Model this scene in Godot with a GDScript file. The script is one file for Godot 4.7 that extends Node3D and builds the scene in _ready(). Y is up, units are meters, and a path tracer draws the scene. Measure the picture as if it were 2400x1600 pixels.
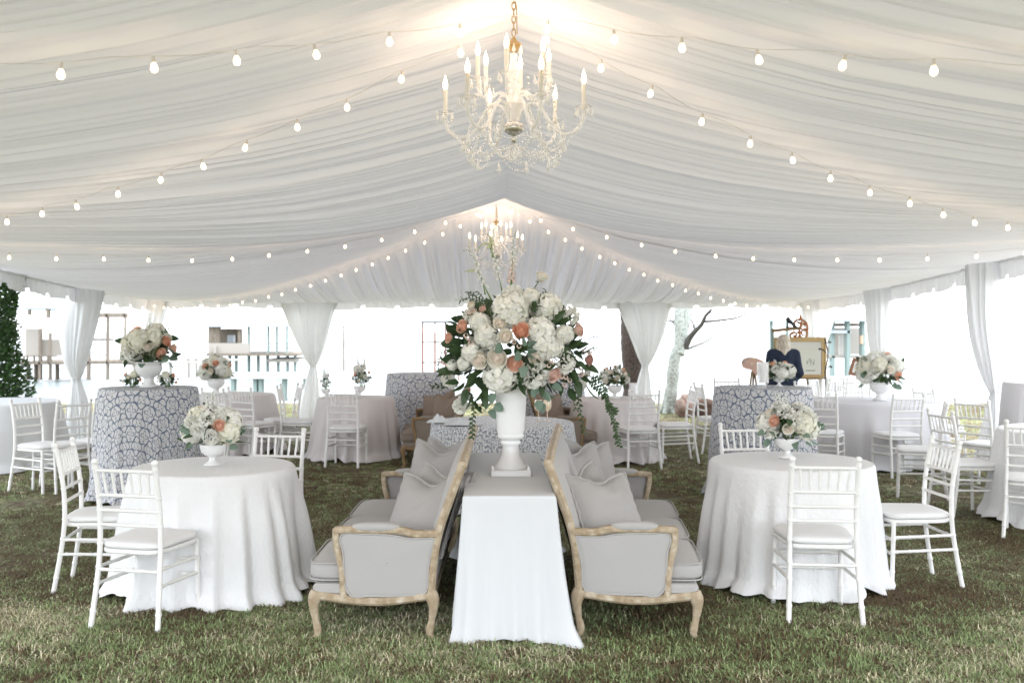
extends Node3D
# World axes: x right, y up, camera looks along -z from the tent's open end. Depths d are metres in front of the camera (z = -d).

const F := 2333.0      # focal length in photo pixels (35 mm on full frame)
const CX := 1145.0     # where the tent's long axis vanishes
const CY := 774.0
const EYE := 1.62

var M := {}
var used := {}
var rng := RandomNumberGenerator.new()
var noise := FastNoiseLite.new()
var noise2 := FastNoiseLite.new()
var noise3 := FastNoiseLite.new()

const LAMP_BULB := 0.0013
const LAMP_CANDLE := 0.0025

func _ready() -> void:
	var cam := Camera3D.new()
	cam.name = "camera"
	add_child(cam)
	var lensing := CameraAttributesPhysical.new()
	lensing.frustum_focal_length = 35.0
	lensing.frustum_focus_distance = 5.6
	lensing.exposure_aperture = 3.2
	lensing.frustum_near = 0.1
	lensing.frustum_far = 2000.0
	cam.attributes = lensing
	cam.position = Vector3(0, EYE, 0)
	cam.set_frustum(0.1 * 1600.0 / F, Vector2((1200.0 - CX) / F * 0.1, -(800.0 - CY) / F * 0.1), 0.1, 2000.0)
	cam.current = true
	var env := Environment.new()
	var sky_mat := ProceduralSkyMaterial.new()
	sky_mat.sky_top_color = Color(0.925, 0.957, 1.0)
	sky_mat.sky_horizon_color = Color(0.96, 0.975, 1.0)
	sky_mat.sky_curve = 0.3
	sky_mat.ground_bottom_color = Color(0.35, 0.36, 0.33)
	sky_mat.ground_horizon_color = Color(0.9, 0.92, 0.94)
	sky_mat.sun_angle_max = 1.0
	var sky := Sky.new()
	sky.sky_material = sky_mat
	env.background_mode = Environment.BG_SKY
	env.sky = sky
	env.background_energy_multiplier = 1.0
	env.tonemap_mode = Environment.TONE_MAPPER_LINEAR
	env.tonemap_exposure = 4.65
	env.sdfgi_enabled = true
	env.ssao_enabled = true
	env.ssil_enabled = true
	var we := WorldEnvironment.new()
	we.environment = env
	add_child(we)
	# hazy sun high beyond the far end of the tent
	var sun := DirectionalLight3D.new()
	sun.light_energy = 0.4
	sun.light_angular_distance = 20.0
	sun.light_color = Color(1.0, 0.98, 0.95)
	sun.shadow_enabled = true
	sun.rotation_degrees = Vector3(-62, 155, 0)
	add_child(sun)

	rng.seed = 7
	noise.seed = 3
	noise.noise_type = FastNoiseLite.TYPE_SIMPLEX_SMOOTH
	noise.frequency = 0.01
	noise.fractal_octaves = 2
	noise2.seed = 11
	noise2.noise_type = FastNoiseLite.TYPE_SIMPLEX_SMOOTH
	noise2.frequency = 0.02
	noise2.fractal_octaves = 3
	noise3.seed = 23
	noise3.noise_type = FastNoiseLite.TYPE_SIMPLEX_SMOOTH
	noise3.frequency = 0.02
	noise3.fractal_type = FastNoiseLite.FRACTAL_NONE
	make_materials()
	make_ground()
	make_tent()
	make_docks()
	make_flowers()
	make_plants()
	make_tables()
	make_chairs()
	make_lounge()
	make_person()
	make_art_corner()
	make_arrangements()
	make_chandelier("large crystal chandelier hanging near the camera at the ridge", pt(1204, 262, D1), 0.0, 0.58)
	make_chandelier("smaller-looking far crystal chandelier behind the tall flower stems", pt(1163, 583, D2 + 0.15), 0.5, 0.53)
	make_strings()
	make_grass()

# ---------------------------------------------------------------- mesh builder
class B:
	var v := PackedVector3Array()
	var uv := PackedVector2Array()
	var c := PackedColorArray()
	var ix := PackedInt32Array()
	var seams := PackedInt32Array()
	var col := Color(1, 1, 1)
	var x := Transform3D.IDENTITY

	func p(a: Vector3, t := Vector2.ZERO) -> int:
		v.push_back(x * a)
		uv.push_back(t)
		c.push_back(col)
		return v.size() - 1

	func t3(i: int, j: int, k: int) -> void:
		ix.push_back(i); ix.push_back(k); ix.push_back(j)

	func tri(a: Vector3, b: Vector3, d: Vector3) -> void:
		t3(p(a, Vector2(a.x, a.z)), p(b, Vector2(b.x, b.z)), p(d, Vector2(d.x, d.z)))

	func quad(a: Vector3, b: Vector3, d: Vector3, e: Vector3) -> void:
		var l := (b - a).length()
		var h := (e - a).length()
		var i := p(a, Vector2(0, 0))
		p(b, Vector2(l, 0)); p(d, Vector2(l, h)); p(e, Vector2(0, h))
		t3(i, i + 1, i + 2); t3(i, i + 2, i + 3)

	# f(u, v) gives the point, u and v run 0..1; du, dv scale the UVs to metres
	func grid(nu: int, nv: int, f: Callable, closed := false, du := 1.0, dv := 1.0) -> void:
		var o := v.size()
		for j in nv + 1:
			for i in nu + 1:
				var a := float(i) / nu
				var b := float(j) / nv
				v.push_back(x * (f.call(a, b) as Vector3))
				uv.push_back(Vector2(a * du, b * dv))
				c.push_back(col)
		var w := nu + 1
		for j in nv:
			for i in nu:
				var k := o + j * w + i
				t3(k, k + 1, k + w + 1); t3(k, k + w + 1, k + w)
		if closed:
			for j in nv + 1:
				seams.push_back(o + j * w); seams.push_back(o + j * w + nu)

	func lathe(prof: Array, seg := 20, at := Vector3.ZERO) -> void:
		var n := prof.size() - 1
		grid(seg, n, func(a, b):
			var q: Vector2 = prof[int(round(b * n))]
			return at + Vector3(cos(a * TAU) * q.x, q.y, -sin(a * TAU) * q.x), true, 1.0, 1.0)

	func tube(path: Array, radii: Array, seg := 8, cap := true, flat := 1.0, up0 := Vector3.ZERO) -> void:
		var n := path.size()
		var t0: Vector3 = (path[1] - path[0]).normalized()
		var nrm := up0
		if nrm == Vector3.ZERO:
			nrm = t0.cross(Vector3.UP if absf(t0.y) < 0.9 else Vector3.RIGHT).normalized()
		var o := v.size()
		var run := 0.0
		for i in n:
			var t: Vector3 = (path[mini(i + 1, n - 1)] - path[maxi(i - 1, 0)]).normalized()
			nrm = (nrm - t * nrm.dot(t)).normalized()
			var bi := t.cross(nrm)
			if i > 0:
				run += (path[i] - path[i - 1]).length()
			var f := float(i) * (radii.size() - 1) / (n - 1)
			var i0 := int(f)
			var r: float = lerpf(radii[i0], radii[mini(i0 + 1, radii.size() - 1)], f - i0)
			for k in seg + 1:
				var a := TAU * k / seg
				v.push_back(x * (path[i] + nrm * (cos(a) * r) + bi * (sin(a) * r * flat)))
				uv.push_back(Vector2(a * r, run))
				c.push_back(col)
		var w := seg + 1
		for i in n - 1:
			for k in seg:
				var q := o + i * w + k
				t3(q, q + 1, q + w + 1); t3(q, q + w + 1, q + w)
		for i in n:
			seams.push_back(o + i * w); seams.push_back(o + i * w + seg)
		if cap:
			for e in [0, n - 1]:
				var m := p(path[e])
				for k in seg:
					var a0 := p(x.affine_inverse() * v[o + e * w + k])
					var a1 := p(x.affine_inverse() * v[o + e * w + k + 1])
					if e == 0: t3(m, a1, a0)
					else: t3(m, a0, a1)

	# a bar of a given outline swept along a path; 'side' is the direction of the outline's x axis
	func bar(path: Array, outline: Array, side: Vector3) -> void:
		var n := path.size()
		var m := outline.size()
		var rings := []
		for i in n:
			var t: Vector3 = (path[mini(i + 1, n - 1)] - path[maxi(i - 1, 0)]).normalized()
			var s := (side - t * side.dot(t)).normalized()
			var up := s.cross(t)
			var ring := []
			for q in outline:
				ring.append(path[i] + s * q.x + up * q.y)
			rings.append(ring)
		var run := 0.0
		for i in n - 1:
			var l: float = (path[i + 1] - path[i]).length()
			for k in m:
				var k2 := (k + 1) % m
				var o := p(rings[i][k], Vector2(k * 0.03, run))
				p(rings[i][k2], Vector2(k * 0.03 + 0.03, run))
				p(rings[i + 1][k2], Vector2(k * 0.03 + 0.03, run + l))
				p(rings[i + 1][k], Vector2(k * 0.03, run + l))
				t3(o, o + 1, o + 2); t3(o, o + 2, o + 3)
			run += l
		for k in range(1, m - 1):
			tri(rings[0][0], rings[0][k + 1], rings[0][k])
			tri(rings[n - 1][0], rings[n - 1][k], rings[n - 1][k + 1])

	# chamfered box
	func box(at: Vector3, size: Vector3, ch := 0.004) -> void:
		var h := size / 2
		ch = minf(ch, minf(h.x, minf(h.y, h.z)) * 0.6)
		var e := h - Vector3.ONE * ch
		for ax in 3:
			var b := (ax + 1) % 3
			var d := (ax + 2) % 3
			for s in [-1.0, 1.0]:
				var q := []
				for w in [[-1, -1], [1, -1], [1, 1], [-1, 1]]:
					var pt := Vector3.ZERO
					pt[ax] = h[ax] * s; pt[b] = e[b] * w[0]; pt[d] = e[d] * w[1]
					q.append(at + pt)
				if s < 0: q.reverse()
				quad(q[0], q[1], q[2], q[3])
			for s in [-1.0, 1.0]:
				for r in [-1.0, 1.0]:
					var pts := []
					for w in [[0, -1], [0, 1], [1, 1], [1, -1]]:
						var pt := Vector3.ZERO
						pt[ax] = e[ax] * w[1]
						pt[b] = (h[b] if w[0] == 0 else e[b]) * s
						pt[d] = (e[d] if w[0] == 0 else h[d]) * r
						pts.append(at + pt)
					if s * r < 0: pts.reverse()
					pts.reverse()
					quad(pts[0], pts[1], pts[2], pts[3])
		for sx in [-1.0, 1.0]:
			for sy in [-1.0, 1.0]:
				for sz in [-1.0, 1.0]:
					var a := at + Vector3(h.x * sx, e.y * sy, e.z * sz)
					var b2 := at + Vector3(e.x * sx, h.y * sy, e.z * sz)
					var c2 := at + Vector3(e.x * sx, e.y * sy, h.z * sz)
					if sx * sy * sz > 0: tri(a, b2, c2)
					else: tri(a, c2, b2)

	# rounded cushion: half sizes h, corner power k
	func cushion(at: Vector3, h: Vector3, k := 4.0, nu := 24, nv := 14) -> void:
		grid(nu, nv, func(a, b):
			var th: float = a * TAU
			var ph: float = (b - 0.5) * PI
			var f := func(w, e): return signf(w) * pow(absf(w), e)
			var e := 2.0 / k
			return at + Vector3(h.x * f.call(cos(ph), e) * f.call(cos(th), e), h.y * f.call(sin(ph), e * 1.3), -h.z * f.call(cos(ph), e) * f.call(sin(th), e)), true)

	func ball(at: Vector3, r: float, nu := 10, nv := 6, squash := 1.0) -> void:
		grid(nu, nv, func(a, b):
			var ph: float = (b - 0.5) * PI
			return at + Vector3(cos(ph) * cos(a * TAU), sin(ph) * squash, -cos(ph) * sin(a * TAU)) * r, true)

	func merge(o: B, t: Transform3D, tint := Color(1, 1, 1)) -> void:
		var k := v.size()
		for i in o.v.size():
			v.push_back(t * o.v[i]); uv.push_back(o.uv[i]); c.push_back(o.c[i] * tint)
		for i in o.ix: ix.push_back(i + k)
		for i in o.seams: seams.push_back(i + k)

	func mesh() -> ArrayMesh:
		var n := PackedVector3Array()
		n.resize(v.size())
		var i := 0
		while i < ix.size():
			var a := ix[i]
			var b := ix[i + 1]
			var d := ix[i + 2]
			var q := (v[d] - v[a]).cross(v[b] - v[a])
			n[a] += q; n[b] += q; n[d] += q
			i += 3
		i = 0
		while i < seams.size():
			var q := n[seams[i]] + n[seams[i + 1]]
			n[seams[i]] = q; n[seams[i + 1]] = q
			i += 2
		for k in n.size():
			n[k] = n[k].normalized() if n[k].length_squared() > 1e-30 else Vector3.UP
		var arr := []
		arr.resize(Mesh.ARRAY_MAX)
		arr[Mesh.ARRAY_VERTEX] = v
		arr[Mesh.ARRAY_NORMAL] = n
		arr[Mesh.ARRAY_TEX_UV] = uv
		arr[Mesh.ARRAY_COLOR] = c
		arr[Mesh.ARRAY_INDEX] = ix
		var m := ArrayMesh.new()
		m.add_surface_from_arrays(Mesh.PRIMITIVE_TRIANGLES, arr)
		return m

# ---------------------------------------------------------------- things, parts, names
func numbered(called: String) -> String:
	used[called] = used.get(called, -1) + 1
	return called if used[called] == 0 else "%s_%03d" % [called, used[called]]

func tag(o: Node3D, label := "", category := "", group := "", kind := "") -> Node3D:
	if label: o.set_meta("label", label)
	if category: o.set_meta("category", category)
	if group: o.set_meta("group", group)
	if kind: o.set_meta("kind", kind)
	return o

func thing(called: String, label: String, category: String, at := Vector3.ZERO, turn := 0.0, group := "") -> Node3D:
	var o := Node3D.new()
	o.name = numbered(called)
	add_child(o)
	o.position = at
	o.rotation.y = turn
	tag(o, label, category, group)
	return o

func put(mesh: Mesh, called: String, mat: Material, parent: Node3D = null, tr := Transform3D.IDENTITY) -> MeshInstance3D:
	var o := MeshInstance3D.new()
	o.mesh = mesh
	o.material_override = mat
	o.transform = tr
	if parent == null:
		o.name = numbered(called)
		add_child(o)
	else:
		var n := 0
		var s := called
		while parent.has_node(s):
			n += 1
			s = "%s_%03d" % [called, n]
		o.name = s
		parent.add_child(o)
	return o

func part(b: B, called: String, mat: Material, parent: Node3D = null, tr := Transform3D.IDENTITY) -> MeshInstance3D:
	return put(b.mesh(), called, mat, parent, tr)

func copy(src: Node3D, called: String, label: String, at: Vector3, turn: float, group := "") -> Node3D:
	var o: Node3D = src.duplicate()
	o.name = numbered(called)
	add_child(o)
	o.position = at
	o.rotation.y = turn
	o.set_meta("label", label)
	if group: o.set_meta("group", group)
	return o

func pt(x: float, y: float, d: float) -> Vector3:      # photo pixel at a depth
	return Vector3((x - CX) * d / F, EYE + (CY - y) * d / F, -d)

func face(deg: float) -> float:                        # turn so that local +z points at (sin, cos) in world x, z
	return deg_to_rad(deg)

func lay(o: Vector3, dir: Vector3, size: float, spin := 0.0) -> Transform3D:   # local +y along dir
	var y := dir.normalized()
	var xx := y.cross(Vector3(0.31, 0.2, 0.93)).normalized()
	var bs := Basis(xx, y, xx.cross(y)).rotated(y, spin)
	return Transform3D(bs * Basis.from_scale(Vector3.ONE * size), o)

# ---------------------------------------------------------------- materials
func mat(color: Color, rough := 0.8, metal := 0.0) -> StandardMaterial3D:
	var m := StandardMaterial3D.new()
	m.albedo_color = color
	m.roughness = rough
	m.metallic = metal
	return m

func lin(r: float, g: float, b: float) -> Color:
	return Color(r, g, b).linear_to_srgb()

func noise_tex(freq: float, w := 512, h := 512, type := FastNoiseLite.TYPE_SIMPLEX_SMOOTH, oct := 4, sd := 1, ramp: Gradient = null, as_normal := false, bump := 4.0) -> NoiseTexture2D:
	var n := FastNoiseLite.new()
	n.noise_type = type
	n.frequency = freq
	n.fractal_octaves = oct
	n.seed = sd
	if type == FastNoiseLite.TYPE_CELLULAR:
		n.cellular_return_type = FastNoiseLite.RETURN_DISTANCE
		n.fractal_type = FastNoiseLite.FRACTAL_NONE
	var t := NoiseTexture2D.new()
	t.width = w
	t.height = h
	t.seamless = true
	t.generate_mipmaps = false
	t.noise = n
	t.as_normal_map = as_normal
	t.bump_strength = bump
	if ramp: t.color_ramp = ramp
	return t

func ramp(stops: Array) -> Gradient:
	var g := Gradient.new()
	var o := PackedFloat32Array()
	var c := PackedColorArray()
	for s in stops:
		o.push_back(s[0])
		c.push_back(s[1])
	g.offsets = o
	g.colors = c
	return g

func weave(m: StandardMaterial3D, tex: Texture2D, scale: float, depth := 0.1, tri := false) -> StandardMaterial3D:
	m.heightmap_enabled = true
	m.heightmap_texture = tex
	m.heightmap_scale = depth
	m.uv1_scale = Vector3(scale, scale, scale)
	if tri: m.uv1_triplanar = true
	return m

func lattice_image() -> ImageTexture:
	# printed interlaced lattice: four-petal rosettes and rounded links
	var n := 512
	var im := Image.create(n, n, false, Image.FORMAT_RGBA8)
	var paper := Color(0.78, 0.775, 0.775)
	var ink := Color(0.37, 0.41, 0.485)
	var cells := []
	for q in [[0.0, 0.0, 0.0], [1.0, 0.0, 0.0], [0.0, 1.0, 0.0], [1.0, 1.0, 0.0], [0.5, 0.5, PI]]:
		cells.append([q[0], q[1], 0.165, 0.085, q[2]])
		cells.append([q[0], q[1], 0.375, 0.030, q[2] + PI])
	for j in n:
		for i in n:
			var best := 1.0
			for cell in cells:
				var px := float(i) / n
				var py := float(j) / n
				var dx: float = px + 0.022 * sin(TAU * (py * 2.0 + px)) + 0.012 * sin(TAU * (py * 5.0 - px)) - cell[0]
				var dy: float = py + 0.022 * sin(TAU * (px * 2.0 - py) + 1.3) + 0.012 * sin(TAU * (px * 4.0 + py)) - cell[1]
				var r := sqrt(dx * dx + dy * dy)
				if r > 0.5: continue
				var want: float = cell[2] + cell[3] * cos(4.0 * atan2(dy, dx) + cell[4])
				best = minf(best, absf(r - want))
			var k := smoothstep(0.020, 0.032, best)
			im.set_pixel(i, j, ink.lerp(paper, k))
	return ImageTexture.create_from_image(im)

func make_materials() -> void:
	var fine := noise_tex(0.09, 256, 256, FastNoiseLite.TYPE_SIMPLEX_SMOOTH, 3, 5)
	var crinkle := noise_tex(0.012, 512, 512, FastNoiseLite.TYPE_SIMPLEX_SMOOTH, 5, 9)
	M.fine = fine
	M.crinkle = crinkle
	M.liner = weave(mat(lin(0.84, 0.83, 0.835), 0.9), fine, 6.0, 0.05)
	M.liner.backlight_enabled = true
	M.liner.backlight = Color(0.335, 0.335, 0.345)
	M.drape = mat(lin(0.86, 0.87, 0.88), 0.9)
	M.drape.backlight_enabled = true
	M.drape.backlight = Color(0.78, 0.78, 0.78)
	M.valance = mat(lin(0.84, 0.84, 0.84), 0.9)
	M.valance.backlight_enabled = true
	M.valance.backlight = Color(0.44, 0.44, 0.45)
	M.pole = mat(lin(0.75, 0.75, 0.75), 0.4)
	M.white_cloth = weave(mat(lin(0.80, 0.80, 0.80), 0.85), crinkle, 3.4, 0.28)
	M.plain_cloth = weave(mat(lin(0.66, 0.67, 0.68), 0.85), fine, 5.0, 0.03)
	M.mauve_cloth = weave(mat(lin(0.66, 0.62, 0.61), 0.85), fine, 5.0, 0.1)
	M.blue_cloth = weave(mat(lin(0.68, 0.67, 0.69), 0.85), fine, 5.0, 0.1)
	M.lattice = mat(Color.WHITE, 0.8)
	M.lattice.albedo_texture = lattice_image()
	M.lattice.uv1_scale = Vector3(4.7, 4.7, 4.7)
	M.sequin = mat(Color.WHITE, 0.45)
	M.sequin.albedo_texture = noise_tex(0.05, 512, 512, FastNoiseLite.TYPE_CELLULAR, 1, 3, ramp([[0.0, lin(0.85, 0.83, 0.80)], [0.3, lin(0.66, 0.66, 0.66)], [0.5, lin(0.36, 0.37, 0.40)], [1.0, lin(0.22, 0.23, 0.26)]]))
	M.sequin.uv1_scale = Vector3(2.0, 2.0, 2.0)
	M.sequin.heightmap_enabled = true
	M.sequin.heightmap_texture = noise_tex(0.05, 512, 512, FastNoiseLite.TYPE_CELLULAR, 1, 3)
	M.sequin.heightmap_scale = -1.5
	M.paint = weave(mat(lin(0.84, 0.83, 0.81), 0.45), fine, 4.0, 0.03, true)
	M.pad = weave(mat(lin(0.79, 0.785, 0.78), 0.85), fine, 8.0, 0.04, true)
	M.linen = weave(mat(Color.WHITE, 0.95), fine, 7.0, 0.08, true)
	M.linen.albedo_texture = noise_tex(0.05, 512, 512, FastNoiseLite.TYPE_SIMPLEX_SMOOTH, 5, 21, ramp([[0.0, lin(0.39, 0.375, 0.36)], [1.0, lin(0.45, 0.435, 0.42)]]))
	M.linen.rim_enabled = true
	M.linen.rim = 0.15
	M.pillow = weave(mat(Color.WHITE, 0.95), fine, 6.0, 0.08, true)
	M.pillow.albedo_texture = noise_tex(0.04, 512, 512, FastNoiseLite.TYPE_SIMPLEX_SMOOTH, 5, 27, ramp([[0.0, lin(0.345, 0.33, 0.315)], [1.0, lin(0.405, 0.39, 0.375)]]))
	M.brown_linen = weave(mat(lin(0.22, 0.17, 0.13), 0.95), fine, 6.0, 0.1, true)
	M.tan_linen = weave(mat(lin(0.22, 0.18, 0.145), 0.95), fine, 6.0, 0.1, true)
	# limewashed oak: tan wood with chalky white left in the grain
	M.oak = mat(Color.WHITE, 0.6)
	M.oak.albedo_texture = noise_tex(0.012, 512, 512, FastNoiseLite.TYPE_SIMPLEX_SMOOTH, 6, 33, ramp([[0.0, lin(0.29, 0.21, 0.125)], [0.35, lin(0.37, 0.285, 0.185)], [0.60, lin(0.46, 0.375, 0.265)], [0.80, lin(0.56, 0.485, 0.375)], [1.0, lin(0.66, 0.61, 0.52)]]))
	M.oak.uv1_triplanar = true
	M.oak.uv1_scale = Vector3(2.4, 2.4, 2.4)
	M.oak.heightmap_enabled = true
	M.oak.heightmap_texture = noise_tex(0.03, 512, 512, FastNoiseLite.TYPE_SIMPLEX_SMOOTH, 5, 34)
	M.oak.heightmap_scale = 0.3
	M.dark_oak = mat(lin(0.22, 0.135, 0.06), 0.6)
	M.ceramic = mat(lin(0.82, 0.82, 0.81), 0.28)
	M.stone_white = mat(lin(0.80, 0.80, 0.79), 0.5)
	M.glass = mat(Color(1, 1, 1, 0.30), 0.08)
	M.glass.transparency = BaseMaterial3D.TRANSPARENCY_ALPHA
	M.crystal = mat(Color(1, 1, 1, 0.36), 0.04)
	M.crystal.transparency = BaseMaterial3D.TRANSPARENCY_ALPHA
	M.gold_glass = mat(Color(1.0, 0.93, 0.82, 0.4), 0.08)
	M.gold_glass.transparency = BaseMaterial3D.TRANSPARENCY_ALPHA
	M.candle = mat(lin(0.85, 0.84, 0.81), 0.5)
	M.candle.backlight_enabled = true
	M.candle.backlight = Color(0.5, 0.48, 0.42)
	M.gold = mat(lin(0.42, 0.30, 0.14), 0.4, 0.5)
	M.silver = mat(lin(0.7, 0.68, 0.64), 0.2, 0.9)
	M.bulb = mat(Color(1, 0.9, 0.75), 0.3)
	M.bulb.emission_enabled = true
	M.bulb.emission = Color(1.0, 0.86, 0.68)
	M.bulb.emission_energy_multiplier = 1.3
	M.flame = mat(Color(1, 0.9, 0.75), 0.3)
	M.flame.emission_enabled = true
	M.flame.emission = Color(1.0, 0.88, 0.72)
	M.flame.emission_energy_multiplier = 2.0
	M.wire = mat(lin(0.8, 0.79, 0.77), 0.6)
	M.socket = mat(lin(0.75, 0.72, 0.68), 0.5)
	M.black = mat(lin(0.02, 0.02, 0.022), 0.5)
	# plants
	for q in [["cream", 0.92, 0.90, 0.81], ["ivory", 0.93, 0.925, 0.905], ["peach", 0.90, 0.63, 0.49], ["blush", 0.90, 0.72, 0.64], ["coral", 0.88, 0.54, 0.38], ["dusky", 0.62, 0.36, 0.31]]:
		var m := mat(lin(q[1], q[2], q[3]), 0.7)
		m.vertex_color_use_as_albedo = true
		m.backlight_enabled = true
		m.backlight = Color(0.6, 0.6, 0.58)
		M[q[0]] = m
	for q in [["leaf", 0.045, 0.085, 0.03], ["leaf_dark", 0.042, 0.08, 0.03], ["eucalyptus", 0.17, 0.25, 0.19], ["stem", 0.15, 0.25, 0.06], ["shrub", 0.045, 0.10, 0.028], ["sage", 0.10, 0.17, 0.11], ["dusky_leaf", 0.085, 0.07, 0.065]]:
		var m := mat(lin(q[1], q[2], q[3]), 0.5)
		m.vertex_color_use_as_albedo = true
		m.backlight_enabled = true
		m.backlight = Color(0.45, 0.45, 0.4)
		M[q[0]] = m
	M.grass = mat(Color.WHITE, 0.75)
	M.grass.vertex_color_use_as_albedo = true
	M.grass.backlight_enabled = true
	M.grass.backlight = Color(0.55, 0.55, 0.5)
	M.ground = mat(Color.WHITE, 0.95)
	M.ground.albedo_texture = noise_tex(0.008, 1024, 1024, FastNoiseLite.TYPE_SIMPLEX_SMOOTH, 7, 51, ramp([[0.0, lin(0.085, 0.062, 0.036)], [0.35, lin(0.13, 0.10, 0.056)], [0.5, lin(0.13, 0.13, 0.062)], [0.72, lin(0.18, 0.18, 0.085)], [1.0, lin(0.26, 0.235, 0.135)]]))
	M.ground.uv1_scale = Vector3(0.35, 0.35, 0.35)
	M.ground.heightmap_enabled = true
	M.ground.heightmap_texture = noise_tex(0.03, 1024, 1024, FastNoiseLite.TYPE_SIMPLEX_SMOOTH, 6, 52)
	M.ground.heightmap_scale = 4.0
	M.water = mat(lin(0.16, 0.19, 0.19), 0.3)
	M.water.heightmap_enabled = true
	M.water.heightmap_texture = noise_tex(0.02, 512, 512, FastNoiseLite.TYPE_SIMPLEX_SMOOTH, 4, 61)
	M.water.heightmap_scale = 3.0
	M.water.uv1_scale = Vector3(0.3, 0.3, 0.3)
	M.concrete = mat(lin(0.55, 0.54, 0.5), 0.9)
	M.old_wood = mat(Color.WHITE, 0.85)
	M.old_wood.albedo_texture = noise_tex(0.02, 256, 256, FastNoiseLite.TYPE_SIMPLEX_SMOOTH, 5, 71, ramp([[0.0, lin(0.13, 0.105, 0.08)], [1.0, lin(0.26, 0.22, 0.175)]]))
	M.old_wood.uv1_triplanar = true
	M.old_wood.uv1_scale = Vector3(1.5, 0.3, 1.5)
	M.pale_wood = mat(lin(0.36, 0.33, 0.29), 0.85)
	M.mint_wood = mat(lin(0.25, 0.31, 0.285), 0.8)
	M.roof_metal = mat(lin(0.42, 0.46, 0.49), 0.4)
	M.red_wood = mat(lin(0.20, 0.07, 0.035), 0.8)
	M.birch = mat(Color.WHITE, 0.9)
	M.birch.albedo_texture = noise_tex(0.03, 512, 512, FastNoiseLite.TYPE_SIMPLEX_SMOOTH, 6, 81, ramp([[0.0, lin(0.14, 0.14, 0.12)], [0.4, lin(0.34, 0.36, 0.32)], [0.6, lin(0.48, 0.51, 0.47)], [1.0, lin(0.58, 0.60, 0.56)]]))
	M.birch.uv1_triplanar = true
	M.birch.uv1_scale = Vector3(1.5, 1.0, 1.5)
	M.birch.heightmap_enabled = true
	M.birch.heightmap_texture = M.birch.albedo_texture
	M.birch.heightmap_scale = 1.5
	M.branch = mat(lin(0.10, 0.095, 0.085), 0.9)
	M.bark = M.birch.duplicate()
	M.bark.albedo_texture = noise_tex(0.04, 512, 512, FastNoiseLite.TYPE_CELLULAR, 1, 83, ramp([[0.0, lin(0.10, 0.07, 0.055)], [0.5, lin(0.05, 0.036, 0.03)], [1.0, lin(0.015, 0.012, 0.01)]]))
	M.boulder = M.birch.duplicate()
	M.boulder.albedo_texture = noise_tex(0.05, 512, 512, FastNoiseLite.TYPE_SIMPLEX_SMOOTH, 6, 84, ramp([[0.2, lin(0.03, 0.018, 0.012)], [0.5, lin(0.09, 0.055, 0.04)], [0.8, lin(0.2, 0.12, 0.09)]]))
	M.pink_rock = M.birch.duplicate()
	M.pink_rock.albedo_texture = noise_tex(0.03, 512, 512, FastNoiseLite.TYPE_SIMPLEX_SMOOTH, 5, 85, ramp([[0.2, lin(0.16, 0.07, 0.05)], [0.5, lin(0.26, 0.16, 0.13)], [0.8, lin(0.22, 0.25, 0.21)]]))

# ---------------------------------------------------------------- tent
const RIDGE := 0.15
const WL := 6.25
const WR := 5.75
const D1 := 4.76       # where the ridge carries the near chandelier
const D2 := 11.8       # where the hips begin, and the far chandelier
const DB := 17.9       # back eave
const PROFILE := [0.0, 0.16, 0.30, 0.42, 0.51, 0.59, 0.655, 0.705, 0.74, 0.757, 0.76, 0.745, 0.70]   # drop below the ridge every 0.5 m

func side_u(X: float) -> float:
	var s := X - RIDGE
	return -s * 6.0 / WL if s < 0 else s * 6.0 / WR

func drop(u: float) -> float:
	var k := clampf(u / 0.5, 0.0, 11.999)
	var i := int(k)
	return lerpf(PROFILE[i], PROFILE[i + 1], k - i)

func deeper(d: float) -> float:
	return 1.0 + 0.43 * smoothstep(9.0, 17.0, d)

func ceiling(X: float, d: float) -> float:
	var u := side_u(X)
	var h := 3.2 - drop(u) * deeper(d)
	if d < D2:
		var wave := 0.5 + 0.5 * cos(TAU * (d - 8.5) / 7.04)
		h -= (0.40 if d > D1 else 0.13) * pow(wave, 1.15) * (0.5 + 0.5 * cos(PI * minf(u / 4.7, 1.0)))
	return h

func hip(X: float, d: float) -> float:
	return 3.2 - drop((d - D2) * 6.0 / (DB - D2)) * deeper(d)

func pleat(along: float, across: float, sd: float) -> float:
	# gathered cloth: folds run along 'across', irregular in width
	var q := along + 0.04 * noise.get_noise_2d(along * 40.0 + sd, across * 6.0)
	var a := noise3.get_noise_2d(q * 270.0 + sd * 7.0, across * 2.0 + sd)
	var b := noise3.get_noise_2d(q * 560.0 - sd * 3.0, across * 3.0 - sd)
	return (sqrt(a * a + 0.004) - 0.35) * 0.085 + (sqrt(b * b + 0.01) - 0.3) * 0.026

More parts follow.
